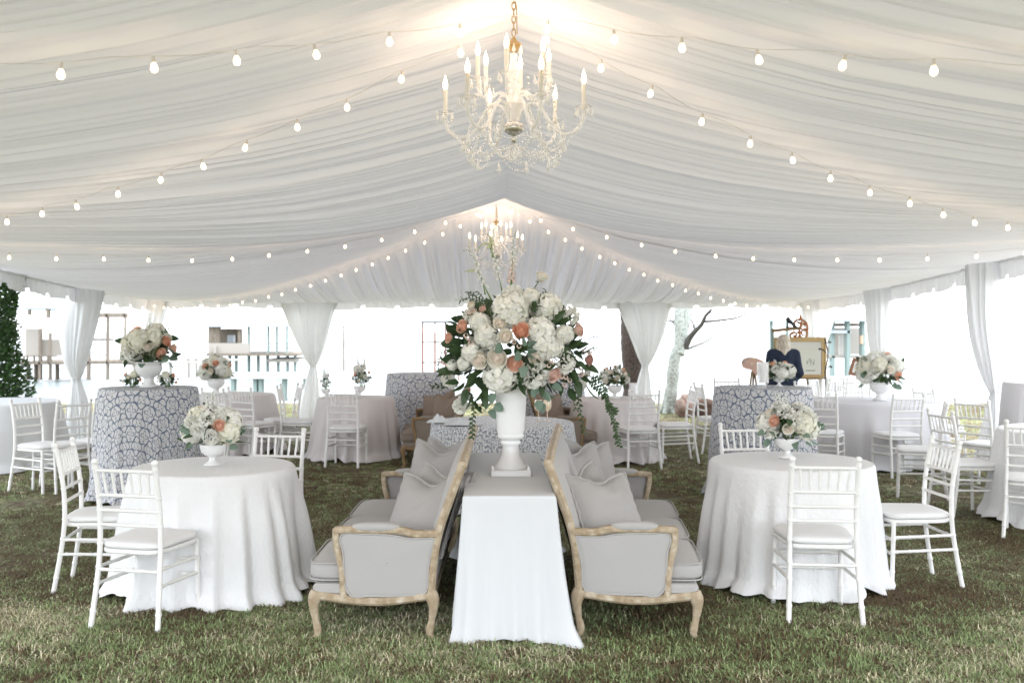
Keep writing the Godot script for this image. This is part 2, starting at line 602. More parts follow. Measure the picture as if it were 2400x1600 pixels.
func make_tent() -> void:
	var t := thing("frame_tent", "large white tent with a pleated fabric ceiling over the whole reception", "tent")
	for s in [-1.0, 1.0]:
		var w: float = WL if s < 0 else WR
		var b := B.new()
		b.grid(36, 860, func(a, e):
			var d: float = 0.6 + (D2 - 0.54) * e
			var k: float = pow(a, 1.15)
			var X: float = RIDGE + s * w * k
			return Vector3(X, ceiling(X, d) + pleat(d, X, 10.0 * s) * (0.45 + 0.55 * sin(PI * clampf(k * 1.1 + 0.06, 0, 1))) * smoothstep(0.0, 0.03, k) * (1.0 - smoothstep(D2 - 0.25, D2, d)) + (0.004 if d > D2 - 0.001 else 0.0), -d))
		part(b, "ceiling_liner", M.liner, t)
		b = B.new()
		b.grid(16, 330, func(a, e):
			var d: float = D2 + (DB - D2) * e
			var X: float = RIDGE + s * w * lerpf((d - D2) / (DB - D2), 1.0, a)
			return Vector3(X, ceiling(X, d) + pleat(d, X, 10.0 * s) * 0.7 * (1.0 - 0.5 * e) * smoothstep(0.0, 0.12, a) * smoothstep(0.0, 0.04, e), -d))
		part(b, "ceiling_liner", M.liner, t)
	var hb := B.new()
	hb.grid(640, 22, func(a, e):
		var X: float = lerpf(RIDGE - WL, RIDGE + WR, a)
		var far: float = side_u(X) / 6.0
		var k: float = lerpf(far, 1.0, e)
		var d: float = D2 + (DB - D2) * k
		return Vector3(X, hip(X, d) + pleat(X, d, 77.0) * 1.7 * smoothstep(0.0, 0.12, e) * (0.25 + 0.75 * sin(PI * clampf(0.1 + 0.88 * e, 0, 1))), -d))
	part(hb, "ceiling_liner", M.liner, t)
	# valance strips between the legs
	var legs := []
	for d in [2.45, 5.5, 8.55, 11.6, 14.75, DB]:
		legs.append(Vector2(RIDGE - WL, d))
	for X in [-3.19, 2.81]:
		legs.append(Vector2(X, DB))
	for d in [DB, 14.75, 11.6, 8.55, 5.5, 2.45]:
		legs.append(Vector2(RIDGE + WR, d))
	for i in legs.size():
		var l: Vector2 = legs[i]
		var h := ceiling(l.x, l.y) if absf(l.x) > 5 else hip(l.x, DB)
		var b := B.new()
		b.tube([Vector3(l.x, 0, -l.y), Vector3(l.x, h - 0.02, -l.y)], [0.032], 10)
		part(b, "tent_leg", M.pole, t)
		b = B.new()
		b.box(Vector3(l.x, 0.006, -l.y), Vector3(0.18, 0.012, 0.18), 0.003)
		part(b, "leg_base_plate", M.pole, t)
		if i + 1 < legs.size():
			var m: Vector2 = legs[i + 1]
			var n := m - l
			var len := n.length()
			var h2 := ceiling(m.x, m.y) if absf(m.x) > 5 else hip(m.x, DB)
			var back := absf(n.x) > 0.1
			b = B.new()
			b.tube([Vector3(l.x, h, -l.y), Vector3(m.x, h2, -m.y)], [0.03], 8)
			part(b, "eave_beam", M.pole, t)
			var sd := i * 3.7
			var sagging := 0.05 if back else 0.0
			b = B.new()
			b.grid(int(len * 50), 8, func(a, e):
				var q: Vector2 = l + n * a
				var top: float = lerpf(h, h2, a) + 0.015 + sagging * sin(a * PI)
				var u: float = fposmod(a * len, 0.62)
				var notch: float = 0.055 if absf(u - 0.31) < 0.045 else 0.0
				var fall: float = 0.235 + 0.012 * sin(a * len * 7.0 + sd) - notch
				var y: float = top - fall * e
				var wv: float = (noise2.get_noise_2d(a * len * 300.0 + sd * 31.0, e * 20.0) * 0.035 + 0.012 * sin(a * len * 40.0)) * (0.35 + 0.65 * e)
				var out := Vector2(n.y, -n.x) / len
				return Vector3(q.x + out.x * wv, y, -(q.y + out.y * wv)))
			part(b, "valance", M.valance, t)
	# drapes gathered round the legs
	var names := {
		1: "sheer white drape out of frame on the left",
		3: "sheer white drape behind the leafy shrub at the left edge",
		4: "sheer white drape tied in the middle, beside the leafy shrub",
		5: "sheer white drape behind the urn bouquet on the left lattice cocktail table",
		6: "wide sheer white drape tied back between the dock view and the mauve table",
		7: "wide sheer white drape tied back in front of the dark pine trunk",
		8: "sheer white drape hanging behind the gold picture frame",
		9: "sheer white drape tied above the urn bouquet on the right",
		10: "tall sheer white drape at the right edge under the floodlight",
	}
	for i in names:
		if i < 2: continue
		var l: Vector2 = legs[i]
		var h := (ceiling(l.x, l.y) if absf(l.x) > 5 else hip(l.x, DB)) - 0.03
		var back: bool = i in [5, 6, 7, 8]
		var wide: float = 0.46 if i in [6, 7] else 0.31
		var tie: float = 0.98 if back else 0.90
		var o := thing("sheer_drape", names[i], "drape", Vector3(l.x, 0, -l.y), 0.0, "sheer drapes tied round the tent legs")
		var b := B.new()
		var sd: float = i * 11.3
		b.grid(120, 44, func(a, e):
			var y: float = h * (1.0 - e) + 0.01
			var th: float = a * TAU
			var w: float
			if y > tie:
				var k: float = (y - tie) / (h - tie)
				w = lerpf(0.045, wide, pow(k, 0.62) if not back else pow(k, 0.8))
			else:
				var k: float = (tie - y) / tie
				w = 0.045 + (0.17 if not back else 0.15) * pow(k, 0.75)
			var fold: float = noise2.get_noise_2d(cos(th) * 55.0 + sd, sin(th) * 55.0 + y * 4.0)
			var ripple: float = 1.0 + 0.30 * fold + 0.12 * sin(th * 13.0 + fold * 5.0 + y * 0.7)
			var dx: float = 0.03 * sin(y * 3.0 + sd)
			return Vector3(cos(th) * w * ripple + dx, y, -sin(th) * minf(w, 0.16) * 0.8 * ripple), true)
		part(b, "drape_cloth", M.drape, o)
		b = B.new()
		var ring := []
		for k in 17:
			var a := TAU * k / 16.0
			ring.append(Vector3(cos(a) * 0.056 + 0.03 * sin(tie * 3.0 + sd), tie + 0.012 * sin(a), sin(a) * 0.05))
		b.tube(ring, [0.013], 6, false)
		part(b, "tie_back", M.drape, o)

func make_strings() -> void:
	# four strands: each a V from one side eave up to the ridge and down to the other
	var bulb := B.new()
	bulb.lathe([Vector2(0.001, -0.040), Vector2(0.0085, -0.038), Vector2(0.0135, -0.032), Vector2(0.0155, -0.024), Vector2(0.014, -0.015), Vector2(0.010, -0.006), Vector2(0.0075, 0.0)], 12)
	var bm := bulb.mesh()
	var sk := B.new()
	sk.lathe([Vector2(0.001, 0.024), Vector2(0.005, 0.024), Vector2(0.0075, 0.019), Vector2(0.008, 0.0), Vector2(0.007, -0.003)], 10)
	var sm := sk.mesh()
	var rows := [
		["string of globe bulbs nearest the camera across the top of the ceiling", D1, -3.52, 0.97, 0.35],
		["string of globe bulbs running from the near chandelier down to both mid sides", D1, 3.54, 0.97, 0.36],
		["string of globe bulbs crossing low behind the sagging ceiling panel", D2, -3.3, 0.97, 0.42],
		["string of globe bulbs along the two hips of the pleated far end", D2, 6.0, 0.985, 0.36],
	]
	for ri in rows.size():
		var r: Array = rows[ri]
		var o := thing("string_lights", r[0], "string lights", Vector3.ZERO, 0.0, "strings of globe bulbs under the tent ceiling")
		for s in [-1.0, 1.0]:
			var w: float = WL if s < 0 else WR
			var pos := func(k: float) -> Vector3:
				var X: float = RIDGE + s * w * k * r[3]
				var d: float = r[1] + r[2] * k * r[3]
				var h := (hip(X, d) if ri == 3 else ceiling(X, d))
				var swing: float = 0.02 * sin(k * 40.0 + s)
				return Vector3(X, h - 0.058 - absf(swing) - 0.02 * sin(k * PI), -d + 0.01 * sin(k * 31.0))
			var n := 60
			var path := []
			var runs := [0.0]
			for i in n + 1:
				path.append(pos.call(float(i) / n))
				if i: runs.append(runs[i - 1] + (path[i] - path[i - 1]).length())
			var wb := B.new()
			wb.tube(path, [0.0018], 5)
			part(wb, "wire", M.wire, o)
			var at: float = 0.16 if s > 0 else 0.34
			var count := 0
			while at < runs[n]:
				var i := 0
				while runs[i + 1] < at: i += 1
				var c: Vector3 = (path[i] as Vector3).lerp(path[i + 1], (at - runs[i]) / (runs[i + 1] - runs[i]))
				at += r[4] * rng.randf_range(0.94, 1.06)
				count += 1
				var tilt := Basis(Vector3(rng.randf_range(-1, 1), 0, rng.randf_range(-1, 1)).normalized(), rng.randf_range(0.0, 0.3))
				var q := put(bm, "bulb", M.bulb, o, Transform3D(tilt, c + Vector3(0, -0.026, 0)))
				put(sm, "socket", M.socket, q)
				var l := OmniLight3D.new()
				l.name = "bulb_light_%d_%d" % [count, int(s)]
				l.light_color = Color(1.0, 0.83, 0.68)
				l.light_energy = LAMP_BULB
				l.light_size = 0.02
				l.omni_range = 15.0
				l.omni_attenuation = 2.0
				l.shadow_enabled = true
				q.add_child(l, true)
				l.position = Vector3(0, -0.024, 0)

func make_chandelier(label: String, at: Vector3, turn: float, hang: float) -> Node3D:
	# origin at the middle of the lower ring of candle cups
	var o := thing("crystal_chandelier", label, "chandelier", at, turn, "crystal chandeliers hanging from the tent ridge")
	var b := B.new()
	# chain: open links
	var y := 0.36
	var k := 0
	while y < hang - 0.03:
		var ring := []
		for i in 11:
			var a := TAU * i / 10.0
			var q := Vector3(cos(a) * 0.009, sin(a) * 0.021, 0)
			ring.append(Vector3(0, y + 0.018, 0) + (q if k % 2 == 0 else Vector3(0, q.y, q.x)))
		b.tube(ring, [0.0028], 5, false)
		y += 0.032
		k += 1
	b.tube([Vector3(0.016, 0.37, 0.004), Vector3(0.014, 0.5, -0.004), Vector3(0.004, hang - 0.04, 0.0)], [0.0025], 5)
	part(b, "chain", M.gold, o)
	b = B.new()
	b.lathe([Vector2(0.002, 0.36), Vector2(0.012, 0.35), Vector2(0.022, 0.335), Vector2(0.040, 0.322), Vector2(0.036, 0.315), Vector2(0.024, 0.305), Vector2(0.020, 0.290), Vector2(0.006, 0.282)], 18)
	part(b, "canopy_cup", M.gold, o)
	b = B.new()
	b.lathe([Vector2(0.008, 0.285), Vector2(0.018, 0.27), Vector2(0.016, 0.24), Vector2(0.024, 0.21), Vector2(0.030, 0.18), Vector2(0.022, 0.155), Vector2(0.018, 0.14), Vector2(0.032, 0.125), Vector2(0.034, 0.10), Vector2(0.020, 0.08), Vector2(0.024, 0.06), Vector2(0.046, 0.045), Vector2(0.050, 0.03), Vector2(0.030, 0.015), Vector2(0.026, -0.03), Vector2(0.030, -0.055)], 18)
	part(b, "glass_column", M.crystal, o)
	b = B.new()
	b.lathe([Vector2(0.028, -0.050), Vector2(0.047, -0.060), Vector2(0.053, -0.078), Vector2(0.046, -0.096), Vector2(0.026, -0.108), Vector2(0.012, -0.115), Vector2(0.014, -0.125), Vector2(0.018, -0.135), Vector2(0.010, -0.148), Vector2(0.002, -0.152)], 18)
	part(b, "silver_bowl", M.silver, o)
	# shared small pieces
	var drop_m := B.new()
	drop_m.lathe([Vector2(0.0005, 0.0), Vector2(0.0035, -0.004), Vector2(0.003, -0.010), Vector2(0.010, -0.030), Vector2(0.0095, -0.036), Vector2(0.001, -0.046)], 6)
	var dm := drop_m.mesh()
	var cup := B.new()
	cup.grid(24, 3, func(a, e):
		var w: float = 1.0 + 0.10 * cos(a * TAU * 8.0) * e
		var r: float = lerpf(0.012, 0.042, e) * w
		return Vector3(cos(a * TAU) * r, 0.002 + 0.012 * e * e, -sin(a * TAU) * r), true)
	cup.lathe([Vector2(0.008, -0.016), Vector2(0.011, -0.008), Vector2(0.010, 0.004), Vector2(0.013, 0.014)], 10)
	var cm := cup.mesh()
	var can := B.new()
	can.lathe([Vector2(0.001, 0.0), Vector2(0.0105, 0.0), Vector2(0.0105, 0.116), Vector2(0.009, 0.119), Vector2(0.001, 0.119)], 12)
	var canm := can.mesh()
	var fl := B.new()
	fl.lathe([Vector2(0.006, 0.118), Vector2(0.0095, 0.126), Vector2(0.0125, 0.142), Vector2(0.0095, 0.160), Vector2(0.004, 0.178), Vector2(0.0008, 0.190)], 10)
	var flm := fl.mesh()
	var bead := B.new()
	bead.ball(Vector3.ZERO, 1.0, 6, 4)
	for tier in 2:
		for i in 6:
			var a := deg_to_rad((20.0 if tier == 0 else 48.0) + 60.0 * i)
			var dir := Vector3(sin(a), 0, cos(a))
			var R := 0.335 if tier == 0 else 0.18
			var y0 := 0.0 if tier == 0 else 0.135
			var kp := []
			var c := Curve3D.new()
			if tier == 0:
				c.add_point(Vector3(0.022, -0.045, 0), Vector3.ZERO, Vector3(0.01, 0.05, 0))
				c.add_point(Vector3(0.10, 0.035, 0), Vector3(-0.045, 0.005, 0), Vector3(0.05, -0.005, 0))
				c.add_point(Vector3(0.245, -0.115, 0), Vector3(-0.07, 0.0, 0), Vector3(0.06, 0.0, 0))
				c.add_point(Vector3(0.335, -0.012, 0), Vector3(0.004, -0.06, 0), Vector3.ZERO)
			else:
				c.add_point(Vector3(0.02, 0.02, 0), Vector3.ZERO, Vector3(0.01, 0.05, 0))
				c.add_point(Vector3(0.065, 0.085, 0), Vector3(-0.03, 0.0, 0), Vector3(0.03, 0.0, 0))
				c.add_point(Vector3(0.13, 0.055, 0), Vector3(-0.04, 0.0, 0), Vector3(0.035, 0.0, 0))
				c.add_point(Vector3(0.18, 0.123, 0), Vector3(0.004, -0.04, 0), Vector3.ZERO)
			c.bake_interval = 0.014
			for q in c.get_baked_points():
				kp.append(dir * q.x + Vector3(0, q.y, 0))
			b = B.new()
			b.tube(kp, [0.0092 if tier == 0 else 0.0075], 8)
			var arm := part(b, "glass_arm", M.crystal, o)
			var tip := Transform3D(Basis(Vector3.UP, a), dir * R + Vector3(0, y0, 0))
			put(cm, "candle_cup", M.crystal, arm, tip)
			var cn := put(canm, "candle", M.candle, arm, tip)
			put(flm, "flame_bulb", M.flame, arm, tip)
			var l := OmniLight3D.new()
			l.name = "flame_light"
			l.light_color = Color(1.0, 0.89, 0.80)
			l.light_energy = LAMP_CANDLE
			l.light_size = 0.012
			l.omni_range = 15.0
			l.omni_attenuation = 2.0
			l.shadow_enabled = true
			arm.add_child(l, true)
			l.position = tip * Vector3(0, 0.148, 0)
			for j in 5:
				var e := TAU * j / 5.0
				put(dm, "crystal_drop", M.crystal, arm, Transform3D(Basis(), tip * (Vector3(cos(e), 0, sin(e)) * 0.039 + Vector3(0, 0.008, 0))))
	# bead swags from arm to arm and down to the middle, with larger drops
	b = B.new()
	for i in 6:
		var a0 := deg_to_rad(20.0 + 60.0 * i)
		var a1 := a0 + deg_to_rad(60.0)
		var p0 := Vector3(sin(a0) * 0.25, -0.125, cos(a0) * 0.25)
		var p1 := Vector3(sin(a1) * 0.25, -0.125, cos(a1) * 0.25)
		var lowm := Vector3(0, -0.150, 0)
		for path in [[p0, p1, 0.085], [p0, lowm, 0.06], [p0, p1, 0.125], [Vector3(sin(a0) * 0.18, 0.12, cos(a0) * 0.18), p0, 0.07], [Vector3(sin(a0) * 0.33, -0.01, cos(a0) * 0.33), Vector3(sin(a1) * 0.25, -0.12, cos(a1) * 0.25), 0.10]]:
			for j in 19:
				var f := j / 18.0
				var q: Vector3 = (path[0] as Vector3).lerp(path[1], f) - Vector3(0, path[2] * 4.0 * f * (1.0 - f), 0)
				b.merge(bead, Transform3D(Basis.from_scale(Vector3.ONE * 0.0064), q))
	part(b, "bead_swag", M.crystal, o)
	for i in 18:
		var a := deg_to_rad(20.0 + 20.0 * i)
		var r := 0.25 if i % 2 == 0 else 0.20
		var yy := -0.128 if i % 2 == 0 else -0.205
		put(dm, "pendant_drop", M.crystal, o, Transform3D(Basis.from_scale(Vector3.ONE * 1.35), Vector3(sin(a) * r, yy, cos(a) * r)))
	for i in 4:
		var a := TAU * i / 4.0 + 0.4
		put(dm, "pendant_drop", M.crystal, o, Transform3D(Basis.from_scale(Vector3.ONE * 1.5), Vector3(sin(a) * 0.03, -0.16, cos(a) * 0.03)))
	for i in 6:
		var a := TAU * i / 6.0
		put(dm, "pendant_drop", M.crystal, o, Transform3D(Basis(), Vector3(sin(a) * 0.038, 0.318, cos(a) * 0.038)))
	return o

# ---------------------------------------------------------------- chairs
func turned(a: Vector3, bb: Vector3, r: float, rings: Array, mid: Array = []) -> B:
	# a straight or bent stick with raised bamboo rings
	var pts := [a] + mid + [bb]
	var c := Curve3D.new()
	for i in pts.size():
		var tan := Vector3.ZERO
		if i > 0 and i + 1 < pts.size(): tan = (pts[i + 1] - pts[i - 1]) * 0.18
		c.add_point(pts[i], -tan, tan)
	var len := c.get_baked_length()
	var ts := [0.0]
	for k in 7: ts.append((k + 0.5) / 7.0)
	ts.append(1.0)
	for g in rings:
		for e in [-0.009, -0.005, 0.0, 0.005, 0.009]: ts.append(clampf(g + e / len, 0, 1))
	ts.sort()
	var path := []
	var radii := []
	var last := -1.0
	for t in ts:
		if t - last < 0.0004: continue
		last = t
		var near := 1.0
		for g in rings: near = minf(near, absf(t - g) * len)
		path.append(c.sample_baked(t * len, true))
		radii.append(r * (1.22 if near < 0.003 else 1.14 if near < 0.006 else 1.0))
	var b := B.new()
	b.tube(path, radii, 8)
	return b

func make_chair() -> Node3D:
	var o := thing("chiavari_chair", "-", "chair", Vector3.ZERO, 0.0, "white bamboo-turned banquet chairs")
	for s in [-1.0, 1.0]:
		var b := turned(Vector3(s * 0.200, 0, -0.255), Vector3(s * 0.178, 0.90, -0.245), 0.0148, [0.12, 0.27, 0.37, 0.51, 0.63, 0.72, 0.80, 0.965], [Vector3(s * 0.185, 0.30, -0.205), Vector3(s * 0.181, 0.50, -0.190), Vector3(s * 0.179, 0.70, -0.205)])
		b.ball(Vector3(s * 0.178, 0.912, -0.245), 0.019, 10, 7)
		part(b, "back_post", M.paint, o)
		b = turned(Vector3(s * 0.195, 0, 0.195), Vector3(s * 0.190, 0.425, 0.180), 0.0143, [0.28, 0.55, 0.72, 0.95])
		part(b, "front_leg", M.paint, o)
		for h in [0.235, 0.325]:
			part(turned(Vector3(s * 0.193, h, 0.187), Vector3(s * 0.188, h + 0.012, -0.205), 0.010, [0.1, 0.3, 0.5, 0.7, 0.9]), "side_stretcher", M.paint, o)
	for q in [[0.865, -0.240], [0.728, -0.210], [0.645, -0.199], [0.565, -0.193]]:
		part(turned(Vector3(-0.178, q[0], q[1]), Vector3(0.178, q[0], q[1]), 0.0105, [0.06, 0.94]), "back_rail", M.paint, o)
	for i in 6:
		var X := -0.125 + 0.05 * i
		part(turned(Vector3(X, 0.728, -0.210), Vector3(X * 1.08, 0.868, -0.240), 0.0075, [0.3, 0.36, 0.7]), "spindle", M.paint, o)
	for h in [0.22, 0.31]:
		part(turned(Vector3(-0.19, h, 0.187), Vector3(0.19, h, 0.187), 0.010, [0.12, 0.3, 0.7, 0.88]), "front_stretcher", M.paint, o)
	part(turned(Vector3(-0.187, 0.325, -0.207), Vector3(0.187, 0.325, -0.207), 0.010, [0.12, 0.3, 0.7, 0.88]), "back_stretcher", M.paint, o)
	# seat frame and pad share a rounded trapezium outline
	var outline := func(a: float, g: float) -> Vector2:
		var th := a * TAU
		var cx := signf(cos(th)) * pow(absf(cos(th)), 0.42)
		var cz := signf(sin(th)) * pow(absf(sin(th)), 0.42)
		var w := lerpf(0.180, 0.212, (cz + 1.0) / 2.0) + g
		return Vector2(cx * w, cz * (0.205 + g))
	var b := B.new()
	b.grid(40, 5, func(a, e):
		var k: int = int(round(e * 5))
		var g: float = [-0.03, 0.0, 0.006, 0.006, 0.0, -0.03][k]
		var y: float = [0.412, 0.412, 0.417, 0.432, 0.437, 0.437][k]
		var q: Vector2 = outline.call(a, g)
		return Vector3(q.x, y, -q.y * -1.0), true)
	part(b, "seat_frame", M.paint, o)
	b = B.new()
	var ys := [0.438, 0.438, 0.443, 0.455, 0.468, 0.476, 0.481, 0.484, 0.485]
	var gs := [-0.2, -0.012, 0.002, 0.006, 0.002, -0.014, -0.05, -0.11, -0.2]
	b.grid(40, 8, func(a, e):
		var k: int = int(round(e * 8))
		var q: Vector2 = outline.call(a, 0.0)
		var sc: float = clampf(1.0 + gs[k] / 0.2, 0.002, 2.0)
		return Vector3(q.x * sc, ys[k], q.y * sc), true)
	part(b, "seat_pad", M.pad, o)
	return o

# ---------------------------------------------------------------- cloths
func cloth_round(R: float, h: float, hem: float, folds: float, amp: float, sd: float, pud := 0.03) -> B:
	var b := B.new()
	var rows := 34
	b.grid(176, rows, func(a, e):
		var th: float = a * TAU
		var k: int = int(round(e * rows))
		var cs := cos(th)
		var sn := sin(th)
		if k <= 5:
			var r: float = R * [0.002, 0.4, 0.75, 0.93, 0.985, 1.0][k]
			return Vector3(cs * r, h - (0.0 if k < 4 else 0.0015 if k == 4 else 0.006), -sn * r)
		var t: float = (k - 5.0) / (rows - 5.0)
		var n1: float = noise.get_noise_2d(cs * 50.0 + sd * 13.0, sn * 50.0)
		var n2: float = noise2.get_noise_2d(cs * 70.0 - sd * 9.0, sn * 70.0 + t * 12.0)
		var ph: float = folds * (th + 0.45 * n1 + 0.10 * sin(2.0 * th + sd)) + sd + 0.7 * n2 * t
		var rid: float = noise3.get_noise_2d(cs * 95.0 + sd * 3.0 + 1.5 * t, sn * 95.0 - sd)
		var f: float = 0.45 * (pow(absf(sin(ph)), 0.8) - 0.55) + 1.25 * (0.33 - sqrt(rid * rid + 0.002))
		var grow: float = smoothstep(0.0, 0.45, t) * (0.45 + 0.55 * t)
		var am: float = amp * (0.2 + 1.25 * smoothstep(-0.35, 0.35, noise2.get_noise_2d(cs * 30.0 + sd * 5.0, sn * 30.0 - sd)))
		var r: float = R + 0.003 + (hem - R) * (0.25 * sqrt(t) + 0.75 * t) * (1.0 + 0.5 * n1) + am * grow * f
		r = maxf(r, R + 0.002 + 0.01 * t)
		var low: float = smoothstep(0.86, 1.0, t)
		r += low * pud * (1.0 + 1.6 * n2 + 1.2 * f)
		var y: float = (h - 0.006) * (1.0 - t) + 0.012 + low * 0.03 * maxf(0.0, 0.3 + n1 + 2.0 * n2 - f)
		return Vector3(cs * r, maxf(y, 0.008), -sn * r), true, TAU * R, 1.0)
	# UVs in metres: top flat, drop by height
	for i in b.v.size():
		var q := b.v[i]
		var th := float(i % 177) / 176.0 * TAU
		if i / 177 <= 5: b.uv[i] = Vector2(q.x, q.z)
		else: b.uv[i] = Vector2(cos(th), -sin(th)) * (R + h - q.y)
	return b

func round_table(called: String, label: String, at: Vector3, R: float, h: float, hem: float, folds: float, amp: float, sd: float, m: Material, group: String, turn := 0.0) -> Node3D:
	var o := thing(called, label, "table", at, turn, group)
	part(cloth_round(R, h, hem, folds, amp, sd), "tablecloth", m, o)
	return o

func console_cloth(hw: float, hl: float, h: float, sd: float) -> B:
	# long narrow table: walk round a rounded rectangle, with the cloth falling in loose cones at the corners
	var b := B.new()
	var rows := 36
	var cr := 0.012
	var per := 4.0 * (hw + hl)
	var spot := func(s: float) -> Array:
		s = fposmod(s, per)
		var sides := [[Vector2(-hw, hl), Vector2(1, 0), 2 * hw], [Vector2(hw, hl), Vector2(0, -1), 2 * hl], [Vector2(hw, -hl), Vector2(-1, 0), 2 * hw], [Vector2(-hw, -hl), Vector2(0, 1), 2 * hl]]
		for q in sides:
			if s <= q[2]:
				var nd := minf(s, q[2] - s)
				var outw := Vector2(-q[1].y, q[1].x) * -1.0
				var tan: Vector2 = q[1]
				var c: float = exp(-nd / 0.075)
				var sg := -1.0 if s < q[2] / 2 else 1.0
				var dir := (Vector2(tan.y, -tan.x) * -1.0 + tan * sg * c).normalized()
				return [q[0] + tan * s, dir, c]
			s -= q[2]
		return [Vector2.ZERO, Vector2.UP, 0.0]
	b.grid(420, rows, func(a, e):
		var k: int = int(round(e * rows))
		var q: Array = spot.call(a * per)
		var p0: Vector2 = q[0]
		var dir: Vector2 = q[1]
		if k <= 4:
			var sc: float = [0.002, 0.6, 0.95, 0.995, 1.0][k]
			return Vector3(p0.x * sc, h - (0.005 if k == 4 else 0.0), p0.y * sc)
		var t: float = (k - 4.0) / (rows - 4.0)
		var cn: float = q[2]
		var s: float = a * per
		var n2: float = noise2.get_noise_2d(s * 60.0 + sd, t * 10.0)
		var low: float = smoothstep(0.84, 1.0, t)
		var push: float = 0.004 + 0.012 * t + cn * (0.115 * pow(t, 1.2) + 0.05 * low) + 0.045 * pow(t, 1.1) * (cn + 0.15) * sin(s * 62.0 + sd) + n2 * 0.05 * t + 0.05 * t * (0.3 - absf(noise3.get_noise_2d(s * 130.0 + sd, t * 4.0))) + low * 0.07 * n2
		var y: float = (h - 0.005) * (1.0 - t) + 0.014 + low * 0.02 * (n2 + 0.3) + 0.02 * low * (1.0 - cn) * (0.5 + n2)
		return Vector3(p0.x + dir.x * push, maxf(y, 0.008), p0.y + dir.y * push), true)
	for i in b.v.size():
		var q := b.v[i]
		b.uv[i] = Vector2(q.x, q.z)
		if i / 421 > 4:
			var e: Array = spot.call(float(i % 421) / 420.0 * per)
			b.uv[i] = (e[0] as Vector2) + (e[1] as Vector2) * (h - q.y)
	return b

# ---------------------------------------------------------------- sofas and pillows
func oct(w: float, h: float, c := 0.28) -> Array:
	var a := w / 2
	var b := h / 2
	var k := minf(a, b) * c * 2.0
	return [Vector2(-a + k, -b), Vector2(a - k, -b), Vector2(a, -b + k), Vector2(a, b - k), Vector2(a - k, b), Vector2(-a + k, b), Vector2(-a, b - k), Vector2(-a, -b + k)]

func smooth(points: Array, step := 0.03) -> Array:
	var c := Curve3D.new()
	c.bake_interval = step
	for i in points.size():
		var tan: Vector3 = ((points[mini(i + 1, points.size() - 1)] as Vector3) - points[maxi(i - 1, 0)]) * 0.22
		c.add_point(points[i], -tan, tan)
	return Array(c.get_baked_points())

func slab(b: B, outline: Array, x0: float, x1: float, bulge := 0.0) -> void:
	# flat upholstered panel in the z-y plane between x0 and x1, its x1 face puffed out by bulge
	var n := outline.size()
	var c := Vector2.ZERO
	for q in outline: c += q
	c /= n
	var rings := [[1.0, x0], [1.0, x1], [0.97, x1 + bulge * 0.5], [0.85, x1 + bulge], [0.4, x1 + bulge * 1.25], [0.01, x1 + bulge * 1.3]]
	b.grid(n, rings.size() - 1, func(a, e):
		var q: Vector2 = outline[int(round(a * n)) % n]
		var r: Array = rings[int(round(e * (rings.size() - 1)))]
		var w: Vector2 = c + (q - c) * r[0]
		return Vector3(r[1], w.y, w.x), true)

